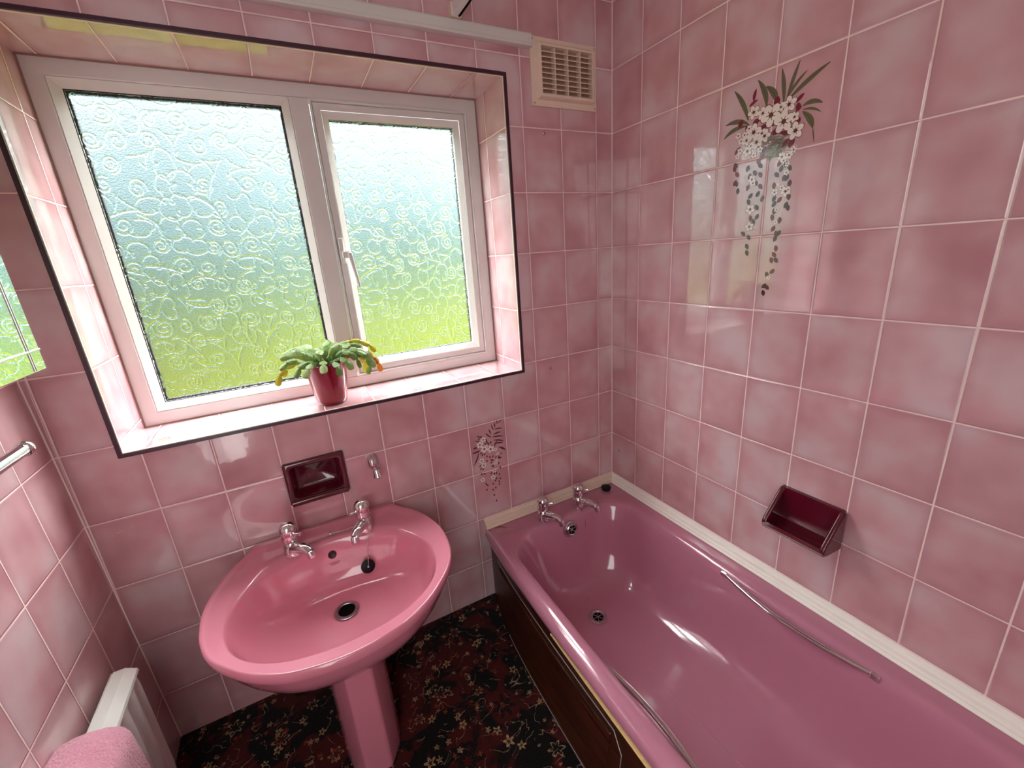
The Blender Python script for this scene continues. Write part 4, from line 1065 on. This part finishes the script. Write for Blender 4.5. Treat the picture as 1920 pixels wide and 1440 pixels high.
RZ = .468
def radiator():
    root = thing('radiator', 'white panel radiator on the left wall, far end showing under the towel', 'radiator', (-1.71, -.6, .1))
    y1, y0 = -.205, -1.05
    # top cover: back lip, grille field, sloping front edge
    prof = [(-1.7395, RZ - .012), (-1.7395, RZ), (-1.7375, RZ + .002), (-1.7365, RZ - .001), (-1.735, RZ - .001), (-1.734, RZ + .003), (-1.711, RZ + .003), (-1.690, RZ - .010), (-1.688, RZ - .016), (-1.694, RZ - .018)]
    mb = MB(); mb.rings([[(x, y, z) for x, z in prof] for y in (y1 + .008, y0)], True, True, True)
    top = mb.build('top_cover', radiator_white, root, smooth=25)
    # front panel with pressed vertical channels
    R = []; n = 140
    for i in range(n + 1):
        y = y1 - .004 + (y0 - y1) * i / n
        s = (i * (y1 - y0) / n) % .050
        dx = .0095 * (0.5 - 0.5 * math.cos(2 * math.pi * s / .050)) ** 2
        e = .006 if 0 < i < n else 0
        R.append([(-1.700 + e - dx, y, .13), (-1.696 + e, y, .12 + .30 * 0), (-1.694 + e - dx, y, .16), (-1.694 + e - dx, y, RZ - .040), (-1.696 + e, y, RZ - .022), (-1.704, y, RZ - .020), (-1.704, y, .12)])
    mb = MB(); mb.rings(R, True, True, True)
    mb.build('front_panel', radiator_white, root, smooth=50)
    mb = MB(); mb.box(-1.738, -1.708, y0 + .01, y1 - .01, .13, RZ - .02); mb.build('convector_core', radiator_grille, root)
    for y in (-.30, -.92):
        mb = MB(); mb.box(xl(.3) + .0005, -1.737, y - .02, y + .02, .18, .42); mb.build('wall_bracket', radiator_white, root)
    mb = MB(); mb.tube([(-1.715, -.90, .135), (-1.715, -.90, .0)], .008, 12); mb.build('pipe', radiator_white, root, smooth=60)
    adopt(root)
radiator()

def towel():
    """thick bath towel folded and hung over the radiator"""
    import bmesh
    def sec(y, grow, drop):
        # inverted U section round the radiator, closed
        xo0, xo1 = -1.748 - 0, -1.686
        top = RZ + .006
        o = []
        hw = (xo1 - xo0) / 2 + grow + .012; cx = (xo0 + xo1) / 2
        outer = [(cx + hw, top - drop), (cx + hw + .006, top - drop * .5), (cx + hw, top)]
        for k in range(1, 12):
            a = math.pi * k / 12; outer.append((cx + hw * math.cos(a), top + .004 + (grow + .016) * math.sin(a)))
        outer += [(cx - hw, top), (cx - hw, top - .05)]
        return [(max(x, xl(z) + .0015), y, z) for x, z in outer]
    R = []; n = 46; y1, y0 = -.395, -.86
    for i in range(n + 1):
        t = i / n; y = y1 + (y0 - y1) * t
        e = min(t, 1 - t) / .16
        g = (.008 + .030 * math.sqrt(max(0, 1 - (1 - min(1, e)) ** 2)))
        g += .004 * math.sin(y * 40) * min(1, e)
        R.append(sec(y + .006 * math.sin(t * 9), g, .30 + .02 * math.sin(y * 23)))
    mb = MB(); mb.rings(R, False)
    o = mb.build('towel', towel_terry, smooth=180)
    sd = o.modifiers.new('thickness', 'SOLIDIFY'); sd.thickness = .008; sd.offset = -1
    ss = o.modifiers.new('smooth', 'SUBSURF'); ss.levels = 2; ss.render_levels = 3
    tex = bpy.data.textures.new('terry', 'CLOUDS'); tex.noise_scale = .012
    dp = o.modifiers.new('pile', 'DISPLACE'); dp.texture = tex; dp.strength = .003; dp.mid_level = .5
    return tag(o, 'pink terry towel folded over the radiator', 'towel')
towel()

# ------------------------------------------------------------------ potted cactus on the sill
def plant():
    px_, py_ = -1.112, .108; Z = WZ0
    root = thing('potted_christmas_cactus', 'Christmas cactus with drooping green and yellow stems in a maroon pot on the sill', 'potted plant', (px_, py_, Z))
    mb = MB(); mb.lathe([(.001, .0005), (.043, .0005), (.046, .003), (.049, .015), (.0665, .133), (.0680, .137), (.0655, .1375), (.0635, .133), (.0620, .119), (.001, .118)], (px_, py_, Z), seg=48)
    mb.build('pot', maroon_pot, root, smooth=50)
    mb = MB(); R = []
    mb.lathe([(.0620, .122), (.045, .126), (.020, .128), (.001, .128)], (px_, py_, Z), seg=24, cap0=False); mb.build('soil', soil, root, smooth=60)
    mb = MB(); mb.lathe([(.052, .119), (.0560, .130), (.0570, .1345), (.0550, .1345), (.0530, .124)], (px_ - .002, py_, Z), seg=36, cap0=False, cap1=False)
    mb.build('inner_nursery_pot', plain('terracotta_plastic', srgb(176, 100, 80), .5), root, smooth=50)
    rng = random.Random(21)
    def segment(mb, p, d, n, L, w):
        """one flat jointed link: oval with toothed tip, slightly cupped, with a mid rib"""
        s = d.cross(n).normalized()
        prof = [(0, .10), (.10, .42), (.25, .78), (.42, .98), (.60, 1.0), (.74, .90), (.80, 1.0), (.90, .70), (.95, .74), (1.0, .26)]
        V = []
        for t, k in prof:
            for u in (-1, -.5, 0, .5, 1):
                c = p + d * (L * t) + s * (w * .5 * k * u) - n * (abs(u) ** 2 * .0018) + n * (.0011 if u == 0 else 0)
                V.append(c + n * .0006)
        nb = len(V)
        V += [v - n * .0016 for v in V]
        F = []
        for i in range(len(prof) - 1):
            for j in range(4):
                a = i * 5 + j; F.append((a, a + 1, a + 6, a + 5)); F.append((nb + a, nb + a + 5, nb + a + 6, nb + a + 1))
            F.append((i * 5, (i + 1) * 5, nb + (i + 1) * 5, nb + i * 5)); F.append((i * 5 + 4, nb + i * 5 + 4, nb + (i + 1) * 5 + 4, (i + 1) * 5 + 4))
        mb.add(V, F)
    # azimuth 0 = +x (to the right), 90 = towards the glass, -90 = towards the room
    spec = []
    for az in range(-178, 180, 20): spec.append((az + rng.uniform(-8, 8), rng.uniform(50, 72), rng.choice([3, 4]), rng.choice(['green', 'green', 'pale'])))
    for az in (-160, -140, -120, -95, -75, -50, -30, -10): spec.append((az + rng.uniform(-8, 8), rng.uniform(28, 48), 4, rng.choice(['green', 'pale'])))
    spec += [(178, 46, 5, 'yellow'), (190, 30, 5, 'yellow'), (168, 60, 4, 'yellow'), (-172, 55, 4, 'pale'), (8, 50, 5, 'pale'), (-6, 42, 6, 'green'), (-16, 50, 6, 'pale'), (2, 60, 6, 'yellow'), (-22, 34, 6, 'orange'), (-36, 48, 5, 'green'), (16, 44, 6, 'yellow')]
    for az, el, n, kind in spec:
        a = math.radians(az); e = math.radians(el)
        r0 = .018 * rng.random()
        p = Vector((px_ + math.cos(a) * (.010 + r0), py_ + math.sin(a) * (.010 + r0), Z + .126))
        mb = MB()
        droop = math.radians(rng.uniform(22, 32))
        for k in range(n):
            L = rng.uniform(.028, .036); w = rng.uniform(.018, .025) * (1 if k else .8)
            d = Vector((math.cos(a) * math.cos(e), math.sin(a) * math.cos(e), math.sin(e)))
            side = Vector((-math.sin(a), math.cos(a), 0)); nn = side.cross(d).normalized()
            if nn.z < 0 and abs(nn.z) > .2: nn = -nn
            roll = rng.uniform(-.7, .7); nn = (nn * math.cos(roll) + side * math.sin(roll)).normalized()
            fc = Vector((-.10, -1, .35)); fc = (fc - d * fc.dot(d)).normalized(); nn = (nn * .45 + fc * (.9 if kind != 'green' else .5)).normalized()
            q = p + d * L
            if q.z < Z + .015: break
            if q.y > WD - .035:
                a = -abs(a) * .9 if math.cos(a) > 0 else math.pi + .3
            segment(mb, p, d, nn, L * 1.05, w)
            p = q; e -= droop * (1.15 if k else .6); a += rng.uniform(-.22, .22)
        if mb.v: mb.build('stem', LEAF[kind], root, smooth=60)
    adopt(root)
plant()
